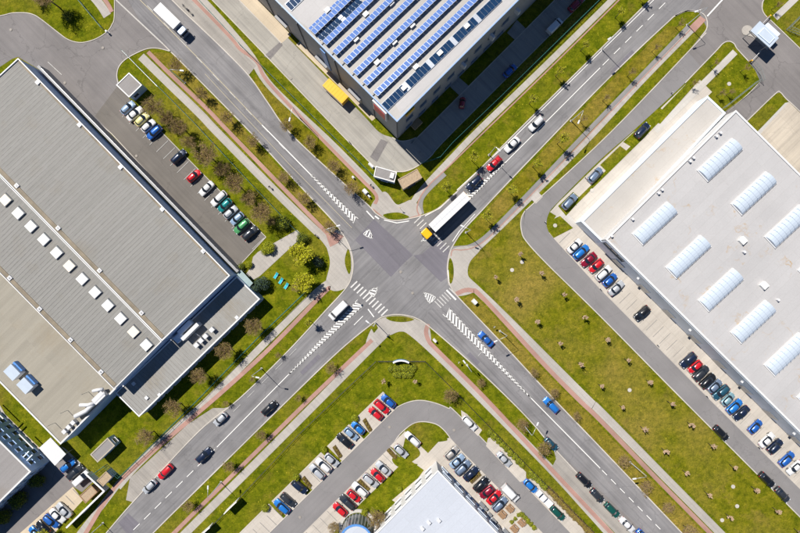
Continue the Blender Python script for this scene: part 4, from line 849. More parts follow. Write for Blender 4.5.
# ------------------------------------------------------------------ vehicles
PAINTS = {}
def paint(col):
    if col in PAINTS: return PAINTS[col]
    rgb = {'white': (0.70, 0.70, 0.70), 'silver': (0.50, 0.52, 0.55), 'beige silver': (0.42, 0.39, 0.36), 'light blue': (0.30, 0.42, 0.58), 'grey blue': (0.17, 0.23, 0.33), 'blue': (0.02, 0.12, 0.46), 'bright blue': (0.02, 0.19, 0.60),
           'navy': (0.012, 0.022, 0.055), 'black': (0.012, 0.013, 0.016), 'dark grey': (0.035, 0.04, 0.048), 'red': (0.55, 0.012, 0.02), 'dark red': (0.26, 0.008, 0.03), 'teal': (0.01, 0.22, 0.22), 'green': (0.08, 0.33, 0.12),
           'yellow': (0.70, 0.66, 0.28), 'dark teal': (0.02, 0.09, 0.14), 'pale teal': (0.22, 0.38, 0.44), 'dark green': (0.01, 0.09, 0.07), 'orange yellow': (0.86, 0.46, 0.005), 'tan': (0.30, 0.21, 0.11)}[col]
    m, nt, b = nodes('car_paint_' + col.replace(' ', '_')); v = objc(nt); n = noise(nt, v, 2.0, 4)
    nt.links.new(mix(nt, tuple(x * .93 for x in rgb), tuple(min(.95, x * 1.07) for x in rgb), n), b.inputs['Base Color'])
    b.inputs['Roughness'].default_value = 0.32; b.inputs['Metallic'].default_value = 0.0 if col in ('white', 'red', 'orange yellow', 'yellow') else 0.2
    b.inputs['Coat Weight'].default_value = 0.8; b.inputs['Coat Roughness'].default_value = 0.06; PAINTS[col] = m; return m
plain('tyre', (0.018, 0.018, 0.018), 0.85); plain('rim', (0.45, 0.46, 0.47), 0.35, 0.7); glass_mat('headlight', (0.62, 0.66, 0.70), .1); plain('tail_light', (0.35, 0.01, 0.01), 0.3); plain('underbody', (0.012, 0.012, 0.012), 0.9)
plain('plate', (0.7, 0.7, 0.66), .5)

def loft(mb, secs, mi=0):
    """secs: list of rings of equal length (closed over the top, open below)"""
    n = len(secs[0]); b = len(mb.v)
    for s in secs: mb.v += s
    for i in range(len(secs) - 1):
        for k in range(n - 1): mb.f.append((b + i * n + k, b + i * n + k + 1, b + (i + 1) * n + k + 1, b + (i + 1) * n + k)); mb.m.append(mi)
    mb.f.append(tuple(b + k for k in range(n - 1, -1, -1))); mb.m.append(mi)
    e = b + (len(secs) - 1) * n; mb.f.append(tuple(e + k for k in range(n))); mb.m.append(mi)
KIND = {  # length, width, height, hull stations (x, half width, top z), greenhouse (cowl x, roof front x, roof rear x, tail x), belt z front/rear
 'hatchback': (4.1, 1.78, 1.48, [(2.05, .56, .58), (1.98, .72, .68), (1.72, .83, .76), (0.95, .88, .93), (0.0, .89, .95), (-1.2, .88, .97), (-1.75, .85, .98), (-1.98, .76, .93), (-2.05, .66, .70)], (1.05, .28, -1.38, -1.86)),
 'saloon': (4.6, 1.82, 1.45, [(2.30, .56, .55), (2.22, .74, .66), (1.9, .85, .76), (1.0, .90, .92), (0.0, .91, .94), (-1.2, .90, .97), (-1.9, .87, .97), (-2.22, .78, .90), (-2.30, .64, .65)], (1.05, .30, -0.95, -1.62)),
 'estate': (4.65, 1.82, 1.49, [(2.32, .56, .57), (2.24, .74, .68), (1.95, .85, .78), (1.1, .90, .94), (0.0, .91, .96), (-1.4, .90, .98), (-2.0, .87, .99), (-2.25, .80, .94), (-2.32, .70, .70)], (1.15, .40, -1.82, -2.18)),
 'suv': (4.6, 1.90, 1.70, [(2.30, .60, .72), (2.22, .80, .88), (1.9, .90, .98), (1.05, .94, 1.08), (0.0, .95, 1.08), (-1.4, .94, 1.10), (-2.0, .91, 1.10), (-2.24, .84, 1.04), (-2.30, .74, .80)], (1.12, .42, -1.78, -2.16)),
 'minivan': (4.7, 1.88, 1.80, [(2.35, .60, .68), (2.27, .80, .86), (2.0, .90, .98), (1.3, .93, 1.08), (0.0, .94, 1.08), (-1.4, .93, 1.09), (-2.05, .91, 1.09), (-2.28, .86, 1.05), (-2.35, .78, .85)], (1.55, .75, -1.95, -2.25)),
}
CARMESH = {}
def wheel_mesh(r, w):
    mb = MB(); n = 14
    for s in (-1, 1):
        mb.face([(r * math.cos(2 * math.pi * i / n) * .62, s * w / 2 * 1.02, r + r * math.sin(2 * math.pi * i / n) * .62) for i in (range(n) if s < 0 else range(n - 1, -1, -1))], 1)
    mb.tube([(0, -w / 2, r), (0, w / 2, r)], r, n, 0); return mb.mesh('wheel', [M['tyre'], M['rim']])
def car_meshes(kind):
    if kind in CARMESH: return CARMESH[kind]
    L, W, H, st, (xc, xf, xr, xt) = KIND[kind]; parts = []
    mb = MB(); secs = []
    for x, w, z in st:
        secs.append([(x, -w * .94, .24), (x, -w, .50), (x, -w * .985, z * .84), (x, -w * .90, z * .97), (x, -w * .5, z * 1.012), (x, 0, z * 1.02), (x, w * .5, z * 1.012), (x, w * .90, z * .97), (x, w * .985, z * .84), (x, w, .50), (x, w * .94, .24)])
    loft(mb, secs)
    def ztop(x):
        for i in range(len(st) - 1):
            a, b = st[i], st[i + 1]
            if a[0] >= x >= b[0]: t = (a[0] - x) / (a[0] - b[0]); return a[2] + (b[2] - a[2]) * t, a[1] + (b[1] - a[1]) * t
        return st[-1][2], st[-1][1]
    zc, wc = ztop(xc); zt, wt = ztop(xt); wb = wc * .93; wr = W * .335; wtb = wt * .93
    # greenhouse frustum with a crowned roof
    zr = H
    base = [(xc + .10, 0, zc), (xc, wb * .55, zc), (xc - .22, wb * .98, zc - .02), (0.0, wb, zc - .02), (xt + .25, wtb * .98, zt - .02), (xt, wtb * .6, zt), (xt - .04, 0, zt)]
    roof = [(xf + .07, 0, zr - .03), (xf + .02, wr * .6, zr - .045), (xf - .10, wr, zr - .09), (-.3, wr * 1.03, zr - .05), (xr + .08, wr * .96, zr - .10), (xr, wr * .6, zr - .06), (xr - .02, 0, zr - .05)]
    mir = lambda q: [(x, -y, z) for x, y, z in q[::-1][1:-1]]
    bs = base + mir(base); rs = roof + mir(roof); n = len(bs); b0 = len(mb.v); mb.v += bs + rs
    for i in range(n): j = (i + 1) % n; mb.f.append((b0 + i, b0 + j, b0 + n + j, b0 + n + i)); mb.m.append(0)
    mid = [(xf - .12, 0, zr), ((xf + xr) / 2, 0, zr + .02), (xr + .2, 0, zr - .01)]
    nb = len(mb.v); mb.v += mid
    top = [b0 + n + i for i in range(n)]; near = []
    for i in range(n):
        x = rs[i][0]; near.append(0 if x > xf - .2 else (2 if x < xr + .3 else 1))
    for i in range(n):
        j = (i + 1) % n; a, b = nb + near[i], nb + near[j]
        if a == b: mb.f.append((top[i], top[j], a))
        else: mb.f.append((top[i], top[j], b, a))
        mb.m.append(0)
    parts.append(('body', mb.mesh('car_body', PAINTS_DEFAULT, True), None))
    bodyme = parts[0][1]
    ub = MB(); ub.box((0, 0, .28), (L * .92, W * .86, .2)); parts.append(('underbody', ub.mesh('underbody', M['underbody']), None))
    def patch(name, P00, P10, P11, P01, inn, off, mat, seg=3):
        m_ = MB(); A, B, C_, D = [Vector(q) for q in (P00, P10, P11, P01)]; nrm = (B - A).cross(D - A).normalized()
        def at(s, t): return (A * (1 - s) + B * s) * (1 - t) + (D * (1 - s) + C_ * s) * t + nrm * off
        i0, i1, j0, j1 = inn
        m_.face([at(i0, j0), at(i1, j0), at(i1, j1), at(i0, j1)]); return m_
    def glassband(name, idx, inn=(0.06, .97), top_in=.93, bot_in=.05, off=.018):
        m_ = MB()
        for i in idx:
            j = (i + 1) % n; a, b, c_, d = Vector(bs[i]), Vector(bs[j]), Vector(rs[j]), Vector(rs[i]); nrm = (b - a).cross(d - a).normalized()
            if nrm.z < -.2: nrm = -nrm
            lo, hi = bot_in, top_in
            m_.face([a.lerp(d, lo) + nrm * off, b.lerp(c_, lo) + nrm * off, b.lerp(c_, hi) + nrm * off, a.lerp(d, hi) + nrm * off])
        parts.append((name, m_.mesh(name, M['car_glass']), None))
    # ring order: 0 front centre,1,2 left front corner,3 left mid,4 left rear corner,5,6 rear centre, then right side
    glassband('windscreen', [0, 1, n - 2, n - 1]); glassband('rear_window', [4, 5, 6, 7], bot_in=.25)
    glassband('side_window', [2, 3], bot_in=.15, top_in=.88); glassband('side_window', [8, 9], bot_in=.15, top_in=.88)
    r = .31 if kind != 'suv' else .35; wm = wheel_mesh(r, .21); wx = L / 2 - .85
    for x in (wx, -wx + .08):
        for y in (W / 2 - .13, -W / 2 + .13): parts.append(('wheel', wm, (x, y, 0)))
    def small(name, c, s, mat):
        m_ = MB(); m_.box((0, 0, 0), s, 0, 0, .85); return (name, m_.mesh(name, M[mat]), c)
    h = small('headlight', None, (.20, .34, .16), 'headlight'); tl = small('tail_light', None, (.14, .26, .26), 'tail_light'); mi = small('mirror', None, (.16, .22, .14), 'underbody'); pl = small('number_plate', None, (.04, .5, .12), 'plate')
    z2 = st[1][2]; zr2 = st[-2][2]
    for s in (1, -1):
        parts.append(('headlight', h[1], (st[1][0] - .06, s * st[1][1] * .80, z2 - .04))); parts.append(('tail_light', tl[1], (st[-2][0] + .04, s * st[-2][1] * .88, zr2 - .12)))
        parts.append(('mirror', mi[1], (xc - .32, s * (wb + .16), zc + .06)))
    parts.append(('number_plate', pl[1], (st[0][0] + .01, 0, .45)))
    CARMESH[kind] = parts; return parts
PAINTS_DEFAULT = paint('silver')
BODYCACHE = {}
def place_parts(root, parts, col):
    for name, me, loc in parts:
        if name == 'body':
            key = (me.name, col)
            if key not in BODYCACHE: m2 = me.copy(); m2.materials.clear(); m2.materials.append(paint(col)); BODYCACHE[key] = m2
            me = BODYCACHE[key]
        link(name, me, root, loc)
rng = random.Random(5)
CARZ = 0.085
def car(px, axis, kind, col, label, group, jitter=True):
    x, y = P(*px, 0.7); sx = rng.uniform(.96, 1.03); a = axis + (rng.uniform(-.03, .03) if jitter else 0)
    cat = {'hatchback': 'car', 'saloon': 'car', 'estate': 'car', 'suv': 'car', 'minivan': 'car'}[kind]
    t = thing('parked_car' if 'parked' in label else 'car', label, cat, (x, y, CARZ), a, group); t.scale = (sx, sx, rng.uniform(.98, 1.03)); place_parts(t, car_meshes(kind), col); return t
NICE = {'suv': 'SUV', 'minivan': 'people carrier'}
def row(cars, axis, where, group):
    n = len(cars)
    for i, (u, v, kind, col) in enumerate(cars):
        fl = math.pi if rng.random() < .4 else 0
        car((u, v), axis + fl, kind, col, f'{col} {NICE.get(kind, kind)} parked {ORD[i]} from {where}', group)
up = ang(0.74, -0.67)
row([(128, 108, 'hatchback', 'light blue'), (135, 114, 'saloon', 'white'), (142, 119.5, 'hatchback', 'yellow'), (148.5, 126, 'hatchback', 'white'), (154.5, 132.5, 'estate', 'blue'), (178.7, 156.7, 'estate', 'navy'), (194, 176, 'hatchback', 'red'),
     (206.7, 188.5, 'saloon', 'white'), (219, 198.5, 'estate', 'white'), (225, 205.3, 'hatchback', 'teal'), (230.6, 212.3, 'hatchback', 'silver'), (237.3, 218.6, 'hatchback', 'light blue'), (241.7, 226.3, 'estate', 'green'), (250.3, 233, 'suv', 'dark grey')],
    up, 'the gate hut in the tree-lined car park', 'cars in the tree-lined car park')
row([(574.5, 246, 'saloon', 'white'), (581, 252, 'estate', 'bright blue'), (588.6, 259.6, 'saloon', 'dark red'), (596, 265.8, 'hatchback', 'red'), (603.5, 273, 'estate', 'white'), (609.8, 280, 'hatchback', 'blue'), (616.2, 288, 'saloon', 'silver'), (641.7, 313, 'suv', 'black')],
    up, 'the lane bend along the white warehouse', 'cars along the white warehouse')
row([(688, 360, 'suv', 'navy'), (695, 366.7, 'hatchback', 'red'), (701, 373, 'estate', 'dark grey'), (707.5, 380.5, 'suv', 'black'), (714.8, 386, 'hatchback', 'grey blue'), (721, 392.2, 'estate', 'dark teal'), (727.8, 399, 'hatchback', 'pale teal'),
     (734.5, 406.3, 'estate', 'bright blue'), (741.3, 413, 'saloon', 'navy'), (755.3, 426.5, 'hatchback', 'blue'), (766.8, 440, 'saloon', 'white'), (774.8, 446, 'suv', 'navy'), (786.8, 459, 'estate', 'blue'), (794.5, 467.5, 'saloon', 'white')],
    up, 'the empty bays along the warehouse', 'cars along the white warehouse')
dn = ang(0.70, 0.714)
car((595, 175), ang(.7, -.714), 'estate', 'grey blue', 'grey blue estate parked beside the low front range, middle of three', 'cars in the front range bays')
car((569.3, 201.8), ang(.7, -.714), 'suv', 'grey blue', 'grey blue SUV parked beside the low front range, nearest the lane bend', 'cars in the front range bays')
car((642, 130.5), ang(.7, -.714), 'suv', 'navy', 'navy SUV parked beside the low front range, nearest the gatehouse', 'cars in the front range bays')
car((721, 433), dn, 'estate', 'black', 'black estate parked on the warehouse lane, farthest from the bottom edge', 'cars left on the warehouse lane')
car((766.5, 479.5), dn, 'suv', 'black', 'black SUV parked on the warehouse lane, middle of three by the meadow', 'cars left on the warehouse lane')
car((782.3, 494.5), dn, 'saloon', 'dark grey', 'dark grey saloon parked on the warehouse lane, nearest the bottom edge', 'cars left on the warehouse lane')
# moving traffic
dB_ = ang(.714, -.70)
car((536, 123.7), dB_ + math.pi, 'suv', 'white', 'white SUV on the road beside a roadside sapling, behind the other white car', 'road traffic')
car((512, 144.7), dB_ + math.pi, 'saloon', 'white', 'white saloon on the road behind the red car', 'road traffic')
car((494, 163.7), dB_ + math.pi, 'estate', 'red', 'red estate on the road between a dark car and a white saloon', 'road traffic')
car((473.7, 183), dB_ + math.pi, 'suv', 'navy', 'navy SUV waiting right behind the articulated lorry', 'road traffic')
car((485.7, 339), dn + math.pi, 'saloon', 'blue', 'blue saloon approaching the junction beside the hatched wedge', 'road traffic')
car((551, 405), dn + math.pi, 'estate', 'bright blue', 'bright blue estate on the lower right road by the solid centre line', 'road traffic')
car((551, 444), dn, 'hatchback', 'dark teal', 'dark teal hatchback at the mouth of the lower right lay-by', 'road traffic')
car((584, 480.3), dn, 'estate', 'black', 'black estate parked topmost in the lower right lay-by', 'cars in the lay-by')
car((597, 495.5), dn, 'hatchback', 'dark grey', 'dark grey hatchback parked second from the top in the lower right lay-by', 'cars in the lay-by')
car((612, 510), dn, 'estate', 'dark green', 'dark green estate parked behind the white car in the lower right lay-by', 'cars in the lay-by')
car((627, 524.5), dn, 'saloon', 'white', 'white saloon parked in the lower right lay-by', 'cars in the lay-by')
car((643, 536), dn, 'hatchback', 'blue', 'blue hatchback cut by the bottom edge in the lower right lay-by', 'cars in the lay-by')
car((165.5, 471.7), dB_ + math.pi, 'estate', 'red', 'red estate on the lower left road', 'road traffic')
car((149.7, 486.3), dB_ + math.pi, 'hatchback', 'silver', 'silver hatchback behind the red estate on the lower left road', 'road traffic')
car((204, 455), dB_, 'suv', 'navy', 'navy SUV on the lower left road by the first centre dash', 'road traffic')
car((220.5, 419), dB_ + math.pi, 'hatchback', 'silver', 'silver hatchback on the lower left road beside the grass lay-by tip', 'road traffic')
car((269.5, 408), dB_, 'estate', 'black', 'black estate on the lower left road beside the solid line', 'road traffic')
# bottom car park
d2 = ang(.75, .66)
def srow(cars, axis, where): row(cars, axis, where, 'cars in the bottom car park')
srow([(281.8, 506.3, 'estate', 'bright blue'), (288, 500, 'estate', 'dark grey'), (299.5, 486.5, 'suv', 'navy'), (317, 471.5, 'estate', 'silver'), (323.5, 465, 'estate', 'white'), (331.7, 459.8, 'hatchback', 'silver'), (344.5, 440.5, 'estate', 'black'),
      (351, 433.7, 'hatchback', 'light blue'), (358, 427.8, 'hatchback', 'bright blue'), (375.5, 413.3, 'hatchback', 'red'), (381.8, 406.7, 'estate', 'red'), (388.3, 401, 'hatchback', 'blue')], d2, 'the billboards under the grass bank')
srow([(340, 509.3, 'hatchback', 'red'), (347.5, 502, 'estate', 'dark grey'), (354, 496, 'hatchback', 'red'), (360, 489.3, 'estate', 'white'), (370.5, 480.5, 'estate', 'silver'), (377.5, 475, 'hatchback', 'red'), (383.5, 468.3, 'saloon', 'silver'), (401, 451, 'hatchback', 'silver'), (412.5, 439, 'estate', 'white')],
     d2, 'the glass drum in the inner bays')
srow([(451.5, 452.7, 'hatchback', 'beige silver'), (457, 461, 'saloon', 'light blue'), (462.8, 467.5, 'estate', 'grey blue'), (471, 473.5, 'saloon', 'navy'), (481, 484, 'suv', 'black'), (486.7, 491.8, 'hatchback', 'dark red'), (494, 497, 'saloon', 'red'), (499.8, 504, 'estate', 'grey blue')],
     up, 'the lane bend beside the pale-roofed office')
car((469.5, 423), dn, 'estate', 'white', 'white estate parked alone on the outer kerb of the car park bend', 'cars in the bottom car park')
car((504, 459), dn, 'saloon', 'silver', 'silver saloon parked on the outer kerb between two green shrubs', 'cars in the bottom car park')
car((530.5, 486), dn, 'hatchback', 'bright blue', 'bright blue hatchback parked opposite the white van', 'cars in the bottom car park')
car((557.5, 513), dn, 'estate', 'dark green', 'dark green estate parked last on the outer kerb by the brown hedge', 'cars in the bottom car park')
# bottom left yard
car((68, 465.5), up, 'hatchback', 'bright blue', 'bright blue hatchback parked at the white carport', 'cars in the bottom left yard')
car((75, 472), up, 'estate', 'dark grey', 'dark grey estate parked between the carport and the gate wall', 'cars in the bottom left yard')
srow_ = [(64, 510, 'saloon', 'silver'), (57.5, 515.3, 'saloon', 'white'), (51.3, 521, 'estate', 'blue'), (43.2, 527, 'hatchback', 'black'), (35.5, 532.5, 'hatchback', 'bright blue')]
row(srow_, d2, 'the timber shed in the concrete bays', 'cars in the bottom left yard')
# yard in the shadow of the solar warehouse
car((576, 4), dB_, 'estate', 'dark red', 'dark red estate parked on the shaded lane at the top edge', 'cars on the shaded lane')
car((510, 71), dB_, 'hatchback', 'blue', 'blue hatchback on the shaded lane beside the solar warehouse', 'cars on the shaded lane')
car((462.3, 102.8), dB_ + .6, 'hatchback', 'dark red', 'small dark red hatchback on the shaded lane by the warehouse entrance', 'cars on the shaded lane').scale = (.72, .85, .95)

# --- vans, lorries
def boxy(name, mats_dims, parent, mat, chamfer=.12):
    mb = MB()
    for c, s in mats_dims: mb.box(c, s)
    return mb.build(name, mat, parent)
def bevel_box(mb, c, s, r, mi=0):
    """box with rounded vertical and top edges"""
    x, y, z = s[0] / 2, s[1] / 2, s[2]; secs = []
    for dz, k in ((0, 0), (z - r, 0), (z - r * .3, r * .3), (z, r)):
        rr = r * 1.2; a = x - k; b = y - k; q = []
        for sx, sy, a0 in ((1, 1, 0), (-1, 1, 90), (-1, -1, 180), (1, -1, 270)):
            for t in (0, 45, 90): q.append((c[0] + sx * (a - rr) + rr * math.cos(R(a0 + t)), c[1] + sy * (b - rr) + rr * math.sin(R(a0 + t)), c[2] + dz))
        secs.append(q)
    n = len(secs[0]); b0 = len(mb.v)
    for s_ in secs: mb.v += s_
    for i in range(3):
        for k in range(n): j = (k + 1) % n; mb.f.append((b0 + i * n + k, b0 + i * n + j, b0 + (i + 1) * n + j, b0 + (i + 1) * n + k)); mb.m.append(mi)
    mb.f.append(tuple(b0 + 3 * n + k for k in range(n))); mb.m.append(mi)
def slab_glass(root, name, c, s, tilt=0, mat='car_glass'):
    mb = MB(); mb.box((0, 0, 0), s); o = mb.build(name, M[mat], root); o.location = c; o.rotation_euler = (0, tilt, 0); return o
def van(px, axis, label, L=5.4, W=2.0, H=2.3, col='white', group=None, scl=1.0):
    x, y = P(*px, 1.6); t = thing('van', label, 'van', (x, y, CARZ), axis, group)
    mb = MB(); secs = []
    for xx, w, z in ((L / 2, W * .36, .75), (L / 2 - .10, W * .46, .95), (L / 2 - .75, W * .49, 1.12), (L / 2 - 1.55, W * .46, H - .06), (L / 2 - 1.8, W * .455, H), (-L / 2 + .2, W * .455, H), (-L / 2, W * .44, H - .1)):
        zz = min(z, 1.1); ww = W * .5 if xx < L / 2 - .3 else w
        secs.append([(xx, -ww * .97, .28), (xx, -ww, .6), (xx, -ww * .985, zz * .98), (xx, -w * .98, z * .93), (xx, -w * .80, z), (xx, 0, z * 1.01), (xx, w * .80, z), (xx, w * .98, z * .93), (xx, ww * .985, zz * .98), (xx, ww, .6), (xx, ww * .97, .28)])
    loft(mb, secs); mb.build('body', paint(col), t, False)
    a = Vector((L / 2 - .82, 0, 1.16)); b = Vector((L / 2 - 1.5, 0, H - .10)); m_ = (a + b) / 2; ln = (b - a).length; slab_glass(t, 'windscreen', (m_.x + .05, 0, m_.z + .04), (ln * .88, W * .80, .04), math.atan2(b.z - a.z, a.x - b.x))
    for s in (1, -1):
        slab_glass(t, 'side_window', (L / 2 - 1.75, s * W * .482, 1.5), (.95, .05, .5)); slab_glass(t, 'headlight', (L / 2 - .14, s * W * .36, .84), (.2, .36, .16), 0, 'headlight'); slab_glass(t, 'tail_light', (-L / 2, s * W * .44, 1.0), (.08, .14, .5), 0, 'tail_light'); slab_glass(t, 'mirror', (L / 2 - 1.15, s * (W * .5 + .16), 1.3), (.14, .26, .3), 0, 'underbody')
    wm = wheel_mesh(.33, .22)
    for xx in (L / 2 - .95, -L / 2 + 1.0):
        for s in (1, -1): link('wheel', wm, t, (xx, s * (W / 2 - .13), 0))
    return t
van((338, 310.5), dB_ + math.pi, 'white panel van on the road just past the zebra crossing', 5.6, 2.0, 2.5)
van((555.5, 25), dB_, 'white van on the shaded lane beside the solar warehouse', 4.6, 1.85, 1.9)
van((511, 494), dn, 'white van on the lane of the bottom car park', 5.0, 1.95, 2.1)
van((80.3, 478.7), up, 'small white van with blue bonnet parked against the white gate wall', 4.3, 1.75, 1.85)
# white flat-bed pickup in the outer bays
x, y = P(544.5, 499, 1.0); t = thing('pickup', 'white pickup with open load bed parked by the brown hedge', 'pickup', (x, y, CARZ), dn + math.pi)
mb = MB(); bevel_box(mb, (1.75, 0, .35), (1.5, 1.75, .62), .15); bevel_box(mb, (.55, 0, .35), (1.3, 1.75, 1.35), .2); mb.build('cab', paint('white'), t)
mb = MB(); mb.box((-1.25, 0, .62), (2.3, 1.75, .12)); 
for s in (1, -1): mb.box((-1.25, s * .85, .85), (2.3, .06, .4))
mb.box((-2.38, 0, .85), (.06, 1.75, .4)); mb.build('load_bed', paint('white'), t); slab_glass(t, 'windscreen', (1.22, 0, 1.25), (.6, 1.45, .05), R(48)); slab_glass(t, 'rear_window', (-.12, 0, 1.35), (.05, 1.3, .4))
for xx in (1.55, -1.5):
    for s in (1, -1): link('wheel', wheel_mesh(.32, .2), t, (xx, s * .75, 0))
# articulated lorry
def wheels_at(t, xs, W, r=.48, w=.32):
    wm = wheel_mesh(r, w)
    for xx in xs:
        for s in (1, -1): link('wheel', wm, t, (xx, s * (W / 2 - .2), 0))
LT = 13.6
ax_t = ang(0.726, -0.688)
rear = Vector(P(467.5, 195, 4.0)); ra = Vector((math.cos(ax_t), math.sin(ax_t))); 
x, y = P(449.5, 211.8, 4.0)
tr = thing('articulated_lorry', 'articulated lorry with yellow cab and long white trailer at the junction', 'lorry', (x, y, CARZ), ax_t + math.pi)
mb = MB(); mb.box((0, 0, 2.62), (11.9, 2.5, 2.72)); mb.build('trailer_body', paint('white'), tr)
mb = MB(); mb.box((0, 0, 4.0), (11.95, 2.56, .05)); mb.build('trailer_roof', M['white_metal'], tr)
mb = MB()
for k in range(1, 14): mb.box((-5.95 + k * .85, 0, 4.035), (.05, 2.3, .025))
plain('bow_grey', (0.50, 0.51, 0.53), .6); mb.box((0, 0, 4.03), (11.6, .10, .02)); mb.build('roof_bows', M['bow_grey'], tr)
mb = MB(); mb.box((-5.98, 0, 2.6), (.08, 2.54, 2.8)); mb.build('rear_doors', paint('orange yellow'), tr)
mb = MB(); 
for s in (1, -1): mb.box((0, s * 1.262, 3.9), (11.9, .05, .14)); mb.box((0, s * 1.262, 1.3), (11.9, .05, .14))
mb.build('side_rails', paint('orange yellow'), tr)
mb = MB(); mb.box((-.5, 0, 1.05), (11, .9, .35)); mb.box((7.0, 0, .8), (3.6, .9, .35)); mb.build('chassis', M['underbody'], tr)
mb = MB(); bevel_box(mb, (7.75, 0, .55), (2.0, 2.42, 2.75), .22); mb.build('cab', paint('orange yellow'), tr)
mb = MB(); mb.box((6.55, 0, 2.0), (.4, 2.2, 2.4)); mb.build('cab_rear', M['underbody'], tr)
slab_glass(tr, 'windscreen', (8.76, 0, 2.35), (.06, 2.1, .9)); 
for s in (1, -1): slab_glass(tr, 'side_window', (8.1, s * 1.22, 2.35), (.9, .05, .7)); slab_glass(tr, 'mirror', (8.5, s * 1.42, 2.3), (.15, .3, .8), 0, 'underbody'); slab_glass(tr, 'headlight', (8.77, s * .9, 1.0), (.06, .4, .25), 0, 'headlight')
wheels_at(tr, (7.6, 4.9, -2.6, -3.9, -5.2), 2.5)
# white box lorry at the top left
x, y = P(170.5, 19.5, 3.0); tr = thing('box_lorry', 'white box lorry driving on the upper left road', 'lorry', (x, y, CARZ), ang(.715, .70))
mb = MB(); mb.box((-1.0, 0, 2.15), (6.8, 2.45, 2.4)); mb.build('box_body', paint('white'), tr); mb = MB(); mb.box((-1.0, 0, 3.38), (6.85, 2.5, .06)); mb.build('box_roof', M['white_metal'], tr)
mb = MB(); bevel_box(mb, (3.5, 0, .5), (1.75, 2.25, 2.0), .2); mb.build('cab', paint('grey blue'), tr); mb = MB(); mb.box((0, 0, .75), (8, .8, .3)); mb.build('chassis', M['underbody'], tr)
slab_glass(tr, 'windscreen', (4.39, 0, 1.9), (.06, 1.95, .7)); 
for s in (1, -1): slab_glass(tr, 'side_window', (3.9, s * 1.13, 1.9), (.8, .05, .55)); slab_glass(tr, 'mirror', (4.2, s * 1.32, 1.8), (.12, .25, .6), 0, 'underbody')
wheels_at(tr, (3.4, -2.6), 2.3, .42, .28)
# yellow swap body trailer in the yard
x, y = P(335.5, 91.2, 3.0); tr = thing('yellow_trailer', 'yellow box trailer standing in the service yard', 'trailer', (x, y, CARZ), ang(.73, .68))
mb = MB(); mb.box((0, 0, 1.95), (6.6, 2.4, 2.2)); mb.build('box_body', paint('orange yellow'), tr); mb = MB(); mb.box((0, 0, 3.07), (6.65, 2.45, .05)); mb.build('box_roof', paint('orange yellow'), tr)
mb = MB()
for k in range(8): mb.box((-3.0 + k * .86, 0, 3.11), (.05, 2.2, .03))
mb.build('roof_seams', paint('orange yellow'), tr); mb = MB(); mb.box((0, 0, .72), (6.4, .9, .25)); mb.build('chassis', M['underbody'], tr); wheels_at(tr, (2.1, -1.6, -2.5), 2.3, .42, .26)
# tan trailer in the shade
x, y = P(416.5, 123.5, 1.5); tr = thing('tan_trailer', 'low tan trailer parked in the shade at the warehouse corner', 'trailer', (x, y, .02), dB_)
mb = MB(); mb.box((0, 0, .9), (2.7, 1.7, .9)); mb.build('box_body', M['tan_box'], tr); mb = MB(); mb.box((0, 0, 1.37), (2.5, 1.5, .05)); mb.build('tarp', paint('tan'), tr); wheels_at(tr, (0.5, -.5), 1.8, .3, .2)

